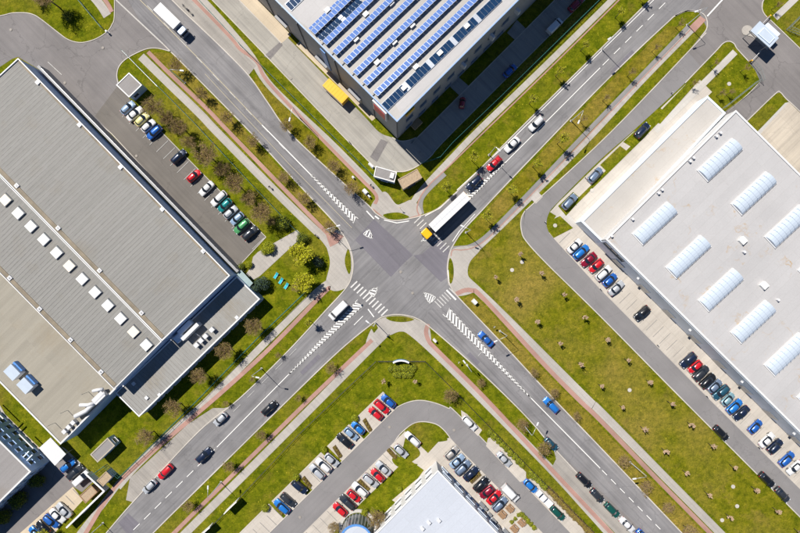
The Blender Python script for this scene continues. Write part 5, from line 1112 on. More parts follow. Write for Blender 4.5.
# ------------------------------------------------------------------ trees, shrubs
def tree_meshes(key, seed, H, r, leafmats, nleaf, size, zc=0.62, flat=0.75, limbs=9, twigs=110, trunk_r=.13, lean=0.0):
    """returns (trunk mesh, crown mesh). crown = thin twigs + small leaf faces gathered round the twig ends"""
    rg = random.Random(seed); tb = MB(); cb = MB(); top = H * .92; z0 = H * (zc - .28)
    tb.tube([(0, 0, 0), (rg.uniform(-.05, .05), rg.uniform(-.05, .05), H * .3), (rg.uniform(-.1, .1) + lean, rg.uniform(-.1, .1), H * .62), (lean, 0, top)], [trunk_r, trunk_r * .8, trunk_r * .5, trunk_r * .12], 7)
    tips = []; bx = [rg.uniform(.75, 1.15) for _ in range(8)]
    def rad(a): k = (a / (2 * math.pi) * 8) % 8; i = int(k); f = k - i; return r * (bx[i % 8] * (1 - f) + bx[(i + 1) % 8] * f)
    for i in range(limbs):
        a = 2 * math.pi * (i + rg.uniform(-.3, .3)) / limbs * 1.0 + (i % 3) * .5; zb = H * rg.uniform(zc - .30, zc + .08); e = rad(a) * rg.uniform(.6, .92); ze = zb + (H - zb) * rg.uniform(.35, .8)
        p0 = Vector((0, 0, zb)); p2 = Vector((e * math.cos(a), e * math.sin(a), ze)); p1 = p0.lerp(p2, .5) + Vector((0, 0, (ze - zb) * .12))
        tb.tube([p0, p1, p2], [trunk_r * .42, trunk_r * .26, trunk_r * .08], 5)
        for _ in range(max(1, twigs // limbs)):
            t = rg.uniform(.25, 1); b = p0.lerp(p2, t) if t > .5 else p0.lerp(p1, t * 2)
            d = Vector((rg.gauss(0, 1), rg.gauss(0, 1), rg.gauss(.55, .7))).normalized(); l = r * rg.uniform(.22, .5); q = b + d * l
            hh = math.hypot(q.x, q.y); m = rad(math.atan2(q.y, q.x))
            if hh > m: q.x *= m / hh; q.y *= m / hh
            cb.tube([b, b.lerp(q, .5) + Vector((rg.uniform(-.06, .06), rg.uniform(-.06, .06), .03)), q], [.022, .014, .005], 3, 0, False); tips.append((b, q))
    nm = len(leafmats)
    for _ in range(nleaf):
        b, q = rg.choice(tips); c = b.lerp(q, rg.uniform(.35, 1.08)) + Vector((rg.gauss(0, .11), rg.gauss(0, .11), rg.gauss(0, .09))) * (r / 2.0)
        s = size * rg.uniform(.6, 1.4); n = Vector((rg.gauss(0, 1), rg.gauss(0, 1), rg.gauss(.5, .9))).normalized(); u = n.orthogonal().normalized(); u.rotate(Matrix.Rotation(rg.uniform(0, 6.28), 3, n)); w = n.cross(u) * .62
        cb.face([c - u * s, c + w * s * .9, c + u * s, c - w * s * .9], 1 + (rg.randrange(nm) if nm > 1 else 0))
    return tb.mesh(key + '_trunk', M['trunk_bark'], True), cb.mesh(key + '_crown', [M['twig_brown']] + [M[x] for x in leafmats])
def shrub_mesh(key, seed, r, H, mats, n, size):
    """dense leafy mass of many leaf faces on an uneven dome"""
    rg = random.Random(seed); cb = MB(); lobes = [(rg.uniform(-.5, .5) * r, rg.uniform(-.5, .5) * r, rg.uniform(.35, .6) * H, rg.uniform(.45, .7) * r) for _ in range(7)] + [(0, 0, H * .45, r * .75)]
    for _ in range(n):
        lx, ly, lz, lr = rg.choice(lobes); d = Vector((rg.gauss(0, 1), rg.gauss(0, 1), rg.gauss(.25, .9))).normalized(); k = rg.uniform(.7, 1.05)
        c = Vector((lx, ly, lz)) + Vector((d.x * lr * k, d.y * lr * k, d.z * lr * k * (H / (2 * r)) * 1.1)); c.z = max(.05, c.z)
        s = size * rg.uniform(.6, 1.4); nn_ = (d + Vector((rg.gauss(0, .6), rg.gauss(0, .6), rg.gauss(0.2, .6)))).normalized(); u = nn_.orthogonal().normalized(); u.rotate(Matrix.Rotation(rg.uniform(0, 6.28), 3, nn_)); w = nn_.cross(u) * .6
        cb.face([c - u * s, c + w * s, c + u * s, c - w * s], rg.randrange(len(mats)))
    st = MB()
    for i in range(5): a = i * 1.26; st.tube([(0, 0, 0), (r * .35 * math.cos(a), r * .35 * math.sin(a), H * .6)], [.05, .02], 5)
    return st.mesh(key + '_stems', M['trunk_bark']), cb.mesh(key + '_crown', [M[x] for x in mats])
VAR = {}
for i in range(4):
    VAR[('brown', i)] = tree_meshes('brown_tree', 10 + i, 5.2, 2.35, ['twig_brown', 'bud_olive', 'bud_red'], 2500, .072, twigs=460, limbs=14)
for i in range(3):
    VAR[('olive', i)] = tree_meshes('olive_tree', 30 + i, 4.2, 1.7, ['bud_olive', 'twig_brown'], 1300, .06, twigs=260, limbs=11, trunk_r=.10)
    VAR[('fresh', i)] = tree_meshes('fresh_tree', 50 + i, 6.4, 1.35, ['leaf_fresh', 'leaf_yellow', 'leaf_green'], 1500, .095, zc=.72, twigs=220, limbs=9, trunk_r=.09)
    VAR[('bare', i)] = tree_meshes('bare_tree', 60 + i, 5.2, 1.25, ['twig_brown', 'bud_olive'], 700, .055, twigs=190, limbs=9, trunk_r=.09)
    VAR[('sapling', i)] = tree_meshes('sapling', 70 + i, 3.3, .60, ['bud_pink'], 800, .06, zc=.6, twigs=90, limbs=8, trunk_r=.06)
    VAR[('yellow', i)] = tree_meshes('yellow_tree', 80 + i, 5.0, 2.3, ['leaf_yellow', 'leaf_fresh'], 3600, .12, twigs=260, limbs=13)
    VAR[('roadbrown', i)] = tree_meshes('road_tree', 90 + i, 3.6, 1.75, ['bud_olive', 'twig_brown', 'bud_red'], 1500, .068, twigs=320, limbs=12, trunk_r=.09)
for i in range(2):
    VAR[('dark', i)] = shrub_mesh('dark_shrub', 100 + i, 1.6, 2.4, ['leaf_dark', 'leaf_green'], 2200, .11)
    VAR[('green', i)] = shrub_mesh('green_shrub', 110 + i, 1.5, 1.9, ['leaf_green', 'leaf_fresh', 'leaf_green'], 2000, .10)
    VAR[('conifer', i)] = shrub_mesh('conifer', 120 + i, 1.7, 3.6, ['leaf_conifer', 'leaf_dark'], 2600, .12)
    VAR[('hedgegreen', i)] = shrub_mesh('hedge_bush', 130 + i, 1.2, 1.3, ['leaf_green', 'leaf_dark', 'leaf_fresh'], 1500, .10)
    VAR[('brownbush', i)] = shrub_mesh('brown_bush', 140 + i, 1.0, 0.9, ['hedge_brown', 'bud_olive'], 1100, .08)
trg = random.Random(77)
def tree(kind, px, label, scale=1.0, group=None, name='tree', cat='tree'):
    nv = len([k for k in VAR if k[0] == kind]); tm, cm = VAR[(kind, trg.randrange(nv))]; x, y = P(*px); t = thing(name, label, cat, (x, y, 0), trg.uniform(0, 6.28), group)
    s = scale * trg.uniform(.92, 1.08); t.scale = (s, s, s * trg.uniform(.94, 1.06)); link('trunk' if name in ('tree', 'sapling') else 'stems', tm, t); link('crown', cm, t); return t
# saplings on the meadow: three rows
ROWS = [([(494, 277), (514, 298.5), (535, 320.5), (557, 342), (577.5, 362.5), (598, 384), (619, 405), (640, 426), (661, 447.5), (682, 469.5), (704, 491), (725, 513), (744, 533)], 'the meadow row nearest the red cycle track'),
        ([(518, 254), (539, 273), (561, 294), (582, 316), (604, 338), (624, 358.5), (646, 380), (667, 401), (687, 422), (708, 443), (729, 464), (750.6, 486), (772, 507), (793.5, 528)], 'the meadow row nearest the warehouse lane')]
for pts, w in ROWS:
    for i, p in enumerate(pts): tree('sapling', p, f'{ORD[i]} small pink-budded sapling from the junction in {w}', 1.15, 'meadow saplings', 'sapling', 'sapling')
def line_trees(kind, pts, fmt, scale, group):
    for i, p in enumerate(pts): tree(kind, p, fmt.format(ORD[i]), scale if not isinstance(scale, list) else scale[i], group)
line_trees('fresh', [(445, 189), (471, 160), (529, 104), (555.5, 76.5), (580.5, 51), (615, 18), (637, -3)], '{} fresh green tree from the junction in the verge below the solar warehouse', .95, 'street saplings on the north verge')
line_trees('fresh', [(484, 217), (509, 192), (532.5, 167), (557, 144)], '{} fresh green tree from the junction along the grey cycle track', 1.0, 'street saplings along the grey cycle track')
line_trees('bare', [(580, 122), (602.5, 101), (627, 76.5), (651.5, 52), (675.5, 28)], '{} bare young tree beyond the green ones along the grey cycle track', .8, 'bare street saplings')
line_trees('bare', [(690, 86), (710, 67), (716, 96), (726, 95), (740, 72), (771, 10)], '{} small bare tree on the lawns round the warehouse gate', .72, 'gate lawn saplings')
line_trees('brown', [(160, 112), (173, 122), (186, 131), (193, 145), (214, 160), (226, 172), (241, 187.5), (253, 201), (266, 215)], '{} bare brown tree from the gate hut behind the parked cars', [1.25, 1.0, 1.2, .9, 1.5, .95, 1.45, 1.0, 1.35], 'brown trees of the car park')
line_trees('roadbrown', [(181, 70), (206, 97), (231, 121), (256, 144), (286, 179), (306, 200), (331, 228)], '{} low brown tree from the top in the verge left of the upper road', 1.15, 'verge trees left of the upper road')
line_trees('roadbrown', [(289, 128), (312, 145), (335, 168), (352, 190)], '{} low brown tree from the top in the verge right of the upper road', 1.2, 'verge trees right of the upper road')
line_trees('brown', [(259, 325), (231, 348), (206, 373), (181, 403), (154, 431)], '{} bare brown tree from the top along the annex lawn', [1.15, 1.15, 1.15, 1.15, 1.15], 'brown trees by the annex')
line_trees('olive', [(280, 354), (254, 378), (228, 402), (300, 396)], '{} olive-budded tree on the verges of the lower left road', .6, 'verge trees of the lower left road')
tree('fresh', (311, 321), 'yellow-green young tree on the verge above the white van', .9)
line_trees('roadbrown', [(332.5, 366), (264, 432), (232.5, 463), (192, 502)], '{} brown tree from the junction beside the lower left cycle track', .95, 'trees beside the lower left cycle track')
line_trees('roadbrown', [(480, 381), (520, 421), (540, 444)], '{} brown tree from the junction left of the lower right road', [.85, 1.05, 1.2], 'trees left of the lower right road')
line_trees('roadbrown', [(532, 371), (552, 391), (574, 414), (619, 457), (641, 482), (663, 503), (683, 525)], '{} brown tree from the junction right of the lower right road', [.7, .9, .75, 1.0, 1.2, 1.1, 1.15], 'trees right of the lower right road')
line_trees('green', [(355, 418), (324, 448), (297, 475.5), (266, 506)], '{} leafy tree from the right between the bays under the grass bank', .78, 'small leafy trees in the car park')
tree('brown', (60, 8), 'large bare red-brown tree on the lawn at the top left', 1.5); tree('brown', (38, 0), 'smaller bare brown bush at the top left edge', .8); tree('dark', (69, 18), 'dark low bush in front of the red-brown tree', .9, name='shrub', cat='shrub')
tree('yellow', (304, 254), 'bright yellow-green tree by the path, upper of two', 1.4); tree('yellow', (307, 281), 'bright yellow-green tree by the deck chairs, lower of two', 1.25); tree('brown', (297, 287), 'thin brown tree beside the lower yellow tree', .6)
tree('conifer', (319, 262), 'dark evergreen behind the yellow tree', 0.8)
tree('dark', (285, 222), 'dark green shrub by the garden gate', 1.25, name='shrub', cat='shrub'); tree('dark', (303, 239), 'dark shrub above the yellow tree', 1.1, name='shrub', cat='shrub'); tree('brown', (273, 222), 'brown shrub beside the dark shrub at the lot corner', .6, name='shrub', cat='shrub')
tree('green', (269, 247), 'bright green shrub on the garden path', 1.3, name='shrub', cat='shrub'); tree('green', (265, 251.5), 'small green shrub touching the bright green one', .9, name='shrub', cat='shrub')
tree('green', (249, 265), 'green shrub at the lower corner of the tree-lined car park', .85, name='shrub', cat='shrub'); tree('dark', (243, 267), 'dark shrub next to the glass canopy', .7, name='shrub', cat='shrub')
tree('conifer', (264, 284), 'blue-green conifer beside the glass canopy', 1.2, name='conifer'); tree('conifer', (258, 287), 'second dark conifer beside the annex corner', 1.0, name='conifer')
tree('yellow', (53, 530), 'bright yellow-green tree at the bottom edge by the concrete bays', .85)
tree('brown', (449, 392), 'bare brown tree inside the dark fence of the bottom lawn', .9); tree('sapling', (384, 379), 'pinkish sapling left of the clipped hedge', 1.2); tree('sapling', (415, 379.5), 'pinkish sapling right of the clipped hedge', 1.0)
tree('brown', (335, 522), 'brown shrub beside the glass drum', .8, name='shrub', cat='shrub'); tree('brown', (378, 510), 'olive-brown shrub between the drum and the office wall', 1.15, name='shrub', cat='shrub'); tree('green', (365, 510), 'pale green shrub above the glass drum', .8, name='shrub', cat='shrub'); tree('green', (399, 488), 'round green shrub by the office wall', .6, name='shrub', cat='shrub')
line_trees('dark', [(40, 478), (22, 497), (8, 514)], '{} dark tree from the top in the shade of the blue office', [1.3, 1.4, 1.3], 'trees in the shade of the blue office')
# hedges: bushes in line, each one its own plant
def hedge(kind, a, b, n, fmt, scale, group):
    for i in range(n):
        t = (i + .5) / n; tree(kind, (a[0] + (b[0] - a[0]) * t, a[1] + (b[1] - a[1]) * t), fmt.format(ORD[i]), scale, group, 'hedge_bush', 'bush')
hedge('hedgegreen', (389, 368), (415, 368), 6, '{} bush from the left in the hedge behind the curved sign', .85, 'clipped hedge bushes'); hedge('hedgegreen', (393, 374), (412, 374), 4, '{} bush from the left in the front line of the clipped hedge', .8, 'clipped hedge bushes')
hedge('hedgegreen', (488, 430), (524, 466), 9, '{} green hedge bush from the top along the car park fence', .75, 'green fence hedge'); hedge('hedgegreen', (529, 471), (546, 488), 5, '{} green bush from the top beside the blue hatchback', .8, 'green fence hedge')
hedge('brownbush', (548, 489), (592, 534), 14, '{} brown hedge bush from the top beside the outer bays', .95, 'brown hedge')
hedge('hedgegreen', (520, 512), (535, 528), 5, '{} green bush from the top round the picnic terrace', .62, 'terrace hedge'); hedge('hedgegreen', (510, 523), (520, 513), 3, '{} green bush from the left at the terrace side', .5, 'terrace hedge')
for i, (a, b) in enumerate((((334, 446), (341, 457)), ((364, 419), (371, 431)), ((303, 477), (311, 487)), ((276, 503), (283, 514)), ((359, 480), (369, 490)), ((388, 449), (396, 458)), ((470, 481), (480, 472)))):
    area('planting_bed', [(a[0] - 1.6, a[1] + 1.6), (a[0] + 1.6, a[1] - 1.6), (b[0] + 1.6, b[1] - 1.6), (b[0] - 1.6, b[1] + 1.6)] if i < 6 else [(a[0] - 3, a[1] - 2), (b[0] - 3, b[1] - 2), (b[0] + 2, b[1] + 3), (a[0] + 2, a[1] + 3)], 'hedge_soil', 'grass')
    hedge('brownbush', a, b, 4, '{} low brown bush in the ' + ORD[i] + ' planting bed between the car park bays', .5, 'car park planting')
area('planting_bed', [(545, 489), (549, 485.5), (594, 532), (590, 536)], 'hedge_soil', 'path')

# ------------------------------------------------------------------ fences
def fence(pts, label, mat='fence_green', h=1.7, bay=2.5, name='fence'):
    w = PP(pts); t = thing(name, label, 'fence', (w[0][0], w[0][1], 0)); o0 = Vector(w[0])
    mb = MB(); mb.box((0, 0, h / 2), (.07, .07, h)); post = mb.mesh('post', M[mat])
    mb = MB()
    for z in (.08, h * .5, h - .04): mb.box((bay / 2, 0, z), (bay - .07, .05, .05))
    for k in range(1, 10): mb.box((bay * k / 10, 0, h / 2), (.018, .018, h - .05))
    pan = mb.mesh('mesh_panel', M[mat])
    for a, b in zip(w[:-1], w[1:]):
        a, b = Vector(a) - o0, Vector(b) - o0; d = b - a; n = max(1, round(d.length / bay)); k = d.length / n / bay; rz = math.atan2(d.y, d.x)
        for i in range(n):
            p = a + d * i / n; link('post', post, t, (p.x, p.y, 0)); q = link('mesh_panel', pan, t, (p.x, p.y, 0), rz); q.scale = (k, 1, 1)
    link('post', post, t, (b.x, b.y, 0)); return t
fence([(55, -24), (79, 0), (104, 30)], 'green mesh fence on the top left lawn beside the footpath')
fence([(124, 52), (160, 88), (196, 124), (250, 182), (292, 226), (304, 238)], 'green mesh fence between the tree-lined car park and the footpath')
fence([(195, -4), (236, 40), (240, 45), (330, 134), (374, 177)], 'green mesh fence along the grass strip of the service lane')
fence([(421, 164), (440, 158), (452, 144), (500, 98), (600, 0), (620, -20)], 'green mesh fence along the shaded lane below the solar warehouse')
fence([(310, 288), (260, 336), (200, 398), (121, 476), (107, 464), (92, 475)], 'green mesh fence along the annex lawn and lower left footpath')
fence([(378, 361), (394, 361)], 'short dark fence left of the curved sign', 'dark_metal', 1.2); fence([(410, 361), (425, 361), (455, 391), (530, 468), (590, 528), (620, 560)], 'long dark fence from the curved sign down along the car park', 'dark_metal', 1.2)
fence([(376, 361), (345, 390), (300, 433), (240, 497), (190, 548)], 'dark fence along the grass bank with the billboards', 'dark_metal', 1.2)
fence([(756, 82), (722, 109)], 'pale mesh fence on the lawn beside the warehouse corner', 'fence_grey', 2.0); fence([(750, 63), (757, 72), (760, 82)], 'grey sliding gate at the warehouse yard', 'fence_grey', 2.0)
fence([(786, 30), (800, 16), (830, -14)], 'pale mesh fence on the lawn right of the gatehouse', 'fence_grey', 2.0); fence([(786, 30), (803, 37)], 'grey gate leaf right of the gatehouse', 'fence_grey', 2.0)
# white gate wall
gw = thing('gate_wall', 'white L-shaped gate wall by the bottom left footpath', 'wall', (*P(104, 492), 0)); cx, cy = P(104, 492)
for a, b in (((86, 474.5), (104.3, 491.5)), ((104, 491), (66, 528))):
    A, B = Vector(P(*a, 2.2)), Vector(P(*b, 2.2)); m_ = (A + B) / 2; mb = MB(); mb.box((0, 0, 1.05), ((B - A).length, .3, 2.1)); o = mb.build('wall_panel', M['wall_white'], gw); o.location = (m_.x - cx, m_.y - cy, 0 if a[0] < 100 else .0); o.rotation_euler = (0, 0, math.atan2((B - A).y, (B - A).x))
    mb = MB(); mb.box((0, 0, 2.14), ((B - A).length - .05, .42, .08)); q = mb.build('coping', M['white_trim'], gw); q.location = o.location; q.location.z = 0.003 * (1 if a[0] < 100 else 2); q.rotation_euler = o.rotation_euler
# ------------------------------------------------------------------ street lamps
def lamp(base, head, label, h=9.5):
    x, y = P(*base); hx, hy = P(*head, h); d = Vector((hx - x, hy - y)); 
    if d.length > 3.2: d = d.normalized() * 3.2
    t = thing('street_lamp', label, 'street lamp', (x, y, 0), math.atan2(d.y, d.x), 'street lamps'); L_ = max(d.length, 1.2)
    mb = MB(); mb.tube([(0, 0, 0), (0, 0, 1.2), (0, 0, 1.21), (0, 0, h - .4)], [.13, .13, .09, .06], 10); mb.build('pole', M['lamp_metal'], t, True)
    mb = MB(); mb.tube([(0, 0, h - .45), (.15, 0, h - .1), (.5, 0, h), (L_ - .35, 0, h + .05)], .045, 8); mb.build('arm', M['lamp_metal'], t, True)
    mb = MB(); bevel_box(mb, (L_ - .1, 0, h - .02), (.95, .36, .16), .06); mb.build('luminaire', M['white_metal'], t); mb = MB(); mb.box((L_ - .1, 0, h - .04), (.7, .24, .03)); mb.build('lens', M['headlight'], t)
    mb = MB(); mb.box((0, 0, .03), (.5, .5, .06)); mb.build('base', M['concrete_block'], t)
for b, hd, lb in (((185, 83), (193, 72), 'street lamp on the verge left of the upper road near the box lorry'), ((300, 118), (288, 127), 'street lamp on the verge right of the upper road'), ((331, 232), (341, 225), 'street lamp at the left corner of the junction'),
                  ((489, 155), (497, 148), 'street lamp on the verge beside the red car'), ((466, 232.5), (462, 226), 'street lamp at the right corner on the grey cycle track'), ((261.5, 368.5), (258, 377.5), 'street lamp beside the lower left hatched wedge'),
                  ((375.5, 322.5), (367, 321.5), 'street lamp at the bottom corner of the junction'), ((500, 331), (494, 342), 'street lamp beside the blue saloon near the junction'), ((467, 365), (463, 360), 'street lamp left of the lower right hatched wedge'),
                  ((523, 424), (538, 423), 'street lamp by the brown tree left of the lower right road'), ((630, 462), (632, 479), 'street lamp between brown trees right of the lower right road'), ((602, 50), (609, 39), 'street lamp at the top verge by the dashed lane'),
                  ((221, 482), (208, 487), 'street lamp on the lower left cycle track above the billboards'), ((687, 25), (682, 17), 'street lamp on the tip of the island by the gate lane'), ((103, 523), (110, 532), 'street lamp at the bottom edge of the lower left verge'), ((571, 121), (574, 133), 'street lamp on the verge of the grey cycle track')):
    lamp(b, hd, lb)
# ------------------------------------------------------------------ signs, boards, furniture
def billboard(a, b, label, h=3.4):
    A, B = Vector(P(*a)), Vector(P(*b)); d = B - A; m_ = (A + B) / 2; t = thing('billboard', label, 'billboard', (m_.x, m_.y, 0), math.atan2(d.y, d.x), 'billboards'); L_ = d.length
    mb = MB(); mb.box((0, 0, h - 1.3), (L_, .18, 2.6)); mb.build('panel', M['white_trim'], t); mb = MB(); mb.box((0, -.11, h - 1.3), (L_ - .3, .03, 2.3)); mb.build('poster', M['wall_grey'], t)
    for s in (-1, 1): mb = MB(); mb.box((s * L_ * .35, 0, (h - 2.6) / 2), (.16, .16, h - 2.6)); mb.build('post', M['grey_metal'], t)
billboard((228, 508), (240.5, 496), 'white-edged billboard on the grass bank, upper of two'); billboard((201, 533), (214.5, 521), 'white-edged billboard on the grass bank, lower of two')
# curved sign wall in the bottom lawn
sg = thing('curved_sign', 'curved white and blue sign wall on the bottom lawn', 'sign', (*P(401, 361.5), 0)); mb = MB(); mb2 = MB(); n = 10
for i in range(n):
    def cp_(k): u = -1 + 2 * k / n; return Vector((u * 2.0, .55 * (1 - u * u)))
    a, b = cp_(i), cp_(i + 1); m_ = (a + b) / 2; rz = math.atan2((b - a).y, (b - a).x); mb.box((m_.x, m_.y, .9), ((b - a).length + .02, .22, 1.8), rz); mb2.box((m_.x, m_.y, 1.84), ((b - a).length + .03, .40, .08), rz)
mb.build('sign_wall', M['blue_trim'], sg); mb2.build('coping', M['white_trim'], sg)
def cabinet(px, label, s=(1.1, .5, 1.2), mat='white_metal', rz=AX_A, name='cabinet'):
    x, y = P(*px, s[2]); t = thing(name, label, 'cabinet', (x, y, 0), rz); mb = MB(); bevel_box(mb, (0, 0, 0.1), s, .05); mb.build('body', M[mat], t); mb = MB(); mb.box((0, 0, .05), (s[0] + .2, s[1] + .2, .1)); mb.build('plinth', M['concrete_block'], t)
    mb = MB(); mb.box((0, -s[1] / 2 - .01, s[2] / 2 + .1), (s[0] * .9, .02, s[2] * .8)); mb.build('door', M['white_trim'], t); return t
cabinet((365, 191.3), 'white service cabinet on the verge at the top corner', (1.3, .9, 1.3)); cabinet((369, 196), 'small white cabinet next to the larger one at the top corner', (.7, .4, 1.0)); cabinet((475, 302), 'white cabinet on the verge at the right corner', (1.2, .9, 1.3))
cabinet((435, 341), 'white cabinet at the bottom corner beside the cycle track', (.9, .5, 1.1)); cabinet((371, 165), 'white container box on the grass strip by the transformer hut', (1.5, .5, .9), rz=ang(.72, .7)); cabinet((329, 231), 'white cabinet at the left corner verge', (.8, .5, 1.1)); cabinet((82.5, 512), 'white sign box inside the bottom left gate wall', (1.9, .5, 1.5), rz=AX_B)
cabinet((353, 177), 'small pale cabinet on the verge right of the upper road', (.6, .4, .9)); cabinet((106, 31), 'small white gate post cabinet at the top left entrance', (.5, .4, 1.2))
# deck chairs
for i, (u, v) in enumerate(((276, 276), (281, 281.3), (286.3, 286.3))):
    x, y = P(u, v); t = thing('deck_chair', f'turquoise deck chair on the lawn, {("upper", "middle", "lower")[i]} of three', 'chair', (x, y, 0), ang(.55, -.83), 'deck chairs')
    mb = MB(); mb.add([(-.7, -.3, .28), (.35, -.3, .32), (.35, .3, .32), (-.7, .3, .28), (1.0, -.3, .85), (1.0, .3, .85)], [(0, 1, 2, 3), (1, 4, 5, 2)]); mb.build('sling', M['teal_cloth'], t)
    mb = MB()
    for s in (1, -1): mb.tube([(-.75, s * .34, .27), (.35, s * .34, .31), (1.05, s * .34, .88)], .03, 6); mb.tube([(-.6, s * .34, 0), (-.6, s * .34, .28)], .03, 6); mb.tube([(.5, s * .34, 0), (.3, s * .34, .3)], .03, 6)
    mb.build('frame', M['white_metal'], t)
# picnic tables
area('terrace', [(507, 527), (519, 515), (534, 531), (522, 545), (512, 540)], 'footpath_light', 'red')
for i, (u, v) in enumerate(((502, 513.5), (509.5, 507.5), (514, 527.5), (521.5, 521.5))):
    x, y = P(u, v); t = thing('picnic_table', ('wooden bench table beside the grey blue estate, lower one', 'wooden bench table beside the grey blue estate, upper one', 'wooden bench table on the hedged terrace, lower one', 'wooden bench table on the hedged terrace, upper one')[i], 'table', (x, y, .06), AX_A, 'picnic tables')
    for k in range(4): mb = MB(); mb.box((0, -.33 + k * .22, .74), (1.9, .19, .05)); mb.build('top_plank', M['wood'], t)
    for s in (1, -1):
        mb = MB(); mb.box((0, s * .75, .44), (1.9, .28, .05)); mb.build('bench', M['wood'], t); mb = MB(); mb.box((s * .7, 0, .36), (.08, 1.5, .72)); mb.build('trestle', M['wood'], t)
# low loose stuff by the office wall
for i, (u, v, s, m_) in enumerate(((481.5, 503, (1.6, .7, 1.0), 'white_metal'), (485, 507, (.8, .7, 1.1), 'dark_metal'), (489, 513, (1.1, .7, 1.0), 'white_metal'), (493, 519, (1.5, .7, 1.1), 'white_metal'), (497, 524, (.9, .7, 1.1), 'dark_metal'), (505, 530, (1.8, .9, 1.2), 'white_metal'))):
    x, y = P(u, v); t = thing('waste_bin', f'{ORD[i]} bin from the top along the side wall of the pale-roofed office', 'bin', (x, y, .05), AX_A, 'bins by the office')
    mb = MB(); bevel_box(mb, (0, 0, .12), (s[0], s[1], s[2] - .2), .06); mb.build('body', M[m_], t); mb = MB(); mb.box((0, 0, s[2] - .04), (s[0] + .06, s[1] + .06, .07)); mb.build('lid', M['grey_metal'], t)
    for q in (1, -1): mb = MB(); mb.tube([(q * s[0] * .35, -s[1] / 2, .08), (q * s[0] * .35, s[1] / 2, .08)], .08, 8); mb.build('wheel', M['tyre'], t)
# manhole covers
plain('manhole_iron', (0.30, 0.27, 0.24), .7)
def lid(px, label, r=.38, mat='concrete_block', z=.07):
    x, y = P(*px); t = thing('manhole_cover', label, 'manhole cover', (x, y, z), 0, 'manhole covers'); mb = MB(); mb.prism(circ(r, 18), -z, .025); mb.build('frame', M[mat], t); mb = MB(); mb.prism(circ(r * .78, 18), 0, .04); mb.build('cover', M['manhole_iron' if mat != 'concrete_block' else 'kerb_stone'], t)
for p, lb in (((512, 270), 'by the top of the lane-side saplings'), ((522, 262), 'beside the lane bend'), ((629.5, 390), 'in mid meadow'), ((733, 486.5), 'uppermost of the lower meadow three'), ((737, 506), 'middle of the lower meadow three'), ((722, 520), 'lowest of the lower meadow three'), ((555, 225.5), 'on the small round verge at the lane bend'), ((592, 190.5), 'on the verge beside the navy bay car'), ((729, 84), 'on the gate lawn')):
    lid(p, 'round concrete shaft cover ' + lb, .5)
for p, lb in (((11, 30), 'near the left edge of the top left yard'), ((65, 83), 'in the top left yard beside the hall'), ((103, 48), 'in the yard entrance'), ((136.5, 156), 'in the tree-lined car park'), ((291, 78.5), 'on the service lane'), ((400.7, 272), 'at the centre of the junction'), ((412.5, 293), 'on the lower junction'), ((420, 152), 'on the shaded lane corner'), ((300, 517), 'on the bottom car park lane'), ((454, 430), 'on the car park bend'), ((389.5, 427), 'on the car park lane by the red cars')):
    lid(p, 'round iron manhole cover ' + lb, .34, 'manhole_iron', .09)
# bollards and posts at the gates, barriers
def bollard(px, label, h=1.0, mat='dark_metal'):
    x, y = P(*px); t = thing('bollard', label, 'bollard', (x, y, 0), 0, 'bollards'); mb = MB(); mb.tube([(0, 0, 0), (0, 0, h)], .09, 8); mb.build('post', M[mat], t); mb = MB(); mb.tube([(0, 0, h), (0, 0, h + .06)], [.11, .06], 8); mb.build('cap', M['white_metal'], t)
for p, lb in (((572, 249), 'beside the first white bay car'), ((600, 289), 'on the lane edge below the silver saloon'), ((657, 345), 'on the lane edge at the empty bays'), ((706, 396), 'on the lane edge by the dark cars'), ((758, 447), 'on the lane edge below the white saloon'), ((544.5, 222), 'at the inner lane bend'), ((585, 178), 'beside the front range verge'), ((671, 93.5), 'on the gate lane edge')): bollard(p, 'short dark bollard ' + lb)
def barrier(a, b, label):
    A, B = Vector(P(*a, 1)), Vector(P(*b, 1)); d = B - A; t = thing('barrier', label, 'barrier', (A.x, A.y, 0), math.atan2(d.y, d.x), 'gate barriers'); mb = MB(); mb.box((0, 0, .55), (.35, .35, 1.1)); mb.build('housing', M['yellow_sign'], t); mb = MB(); mb.box((d.length / 2, 0, 1.0), (d.length, .1, .12)); mb.build('boom', M['white_metal'], t)
barrier((752, 60.5), (761, 51), 'white barrier boom below the gatehouse'); barrier((770.5, 15.5), (763, 23), 'white barrier boom above the gatehouse')
t = thing('sliding_gate', 'long white sliding gate beside the grey hut at the top left', 'gate', (*P(124, 52), 0)); A, B = Vector(P(123, 51.5)), Vector(P(162, 91)); d = B - A
for z in (.3, 1.5): mb = MB(); p = d / 2; mb.box((p.x * .95, p.y * .95, z), (d.length * .9, .12, .12), math.atan2(d.y, d.x)); mb.build('beam', M['white_metal'], t)
mb = MB()
for k in range(60): p = d * (k + .5) / 66; mb.box((p.x, p.y, .9), (.04, .04, 1.2))
mb.build('bars', M['white_metal'], t)
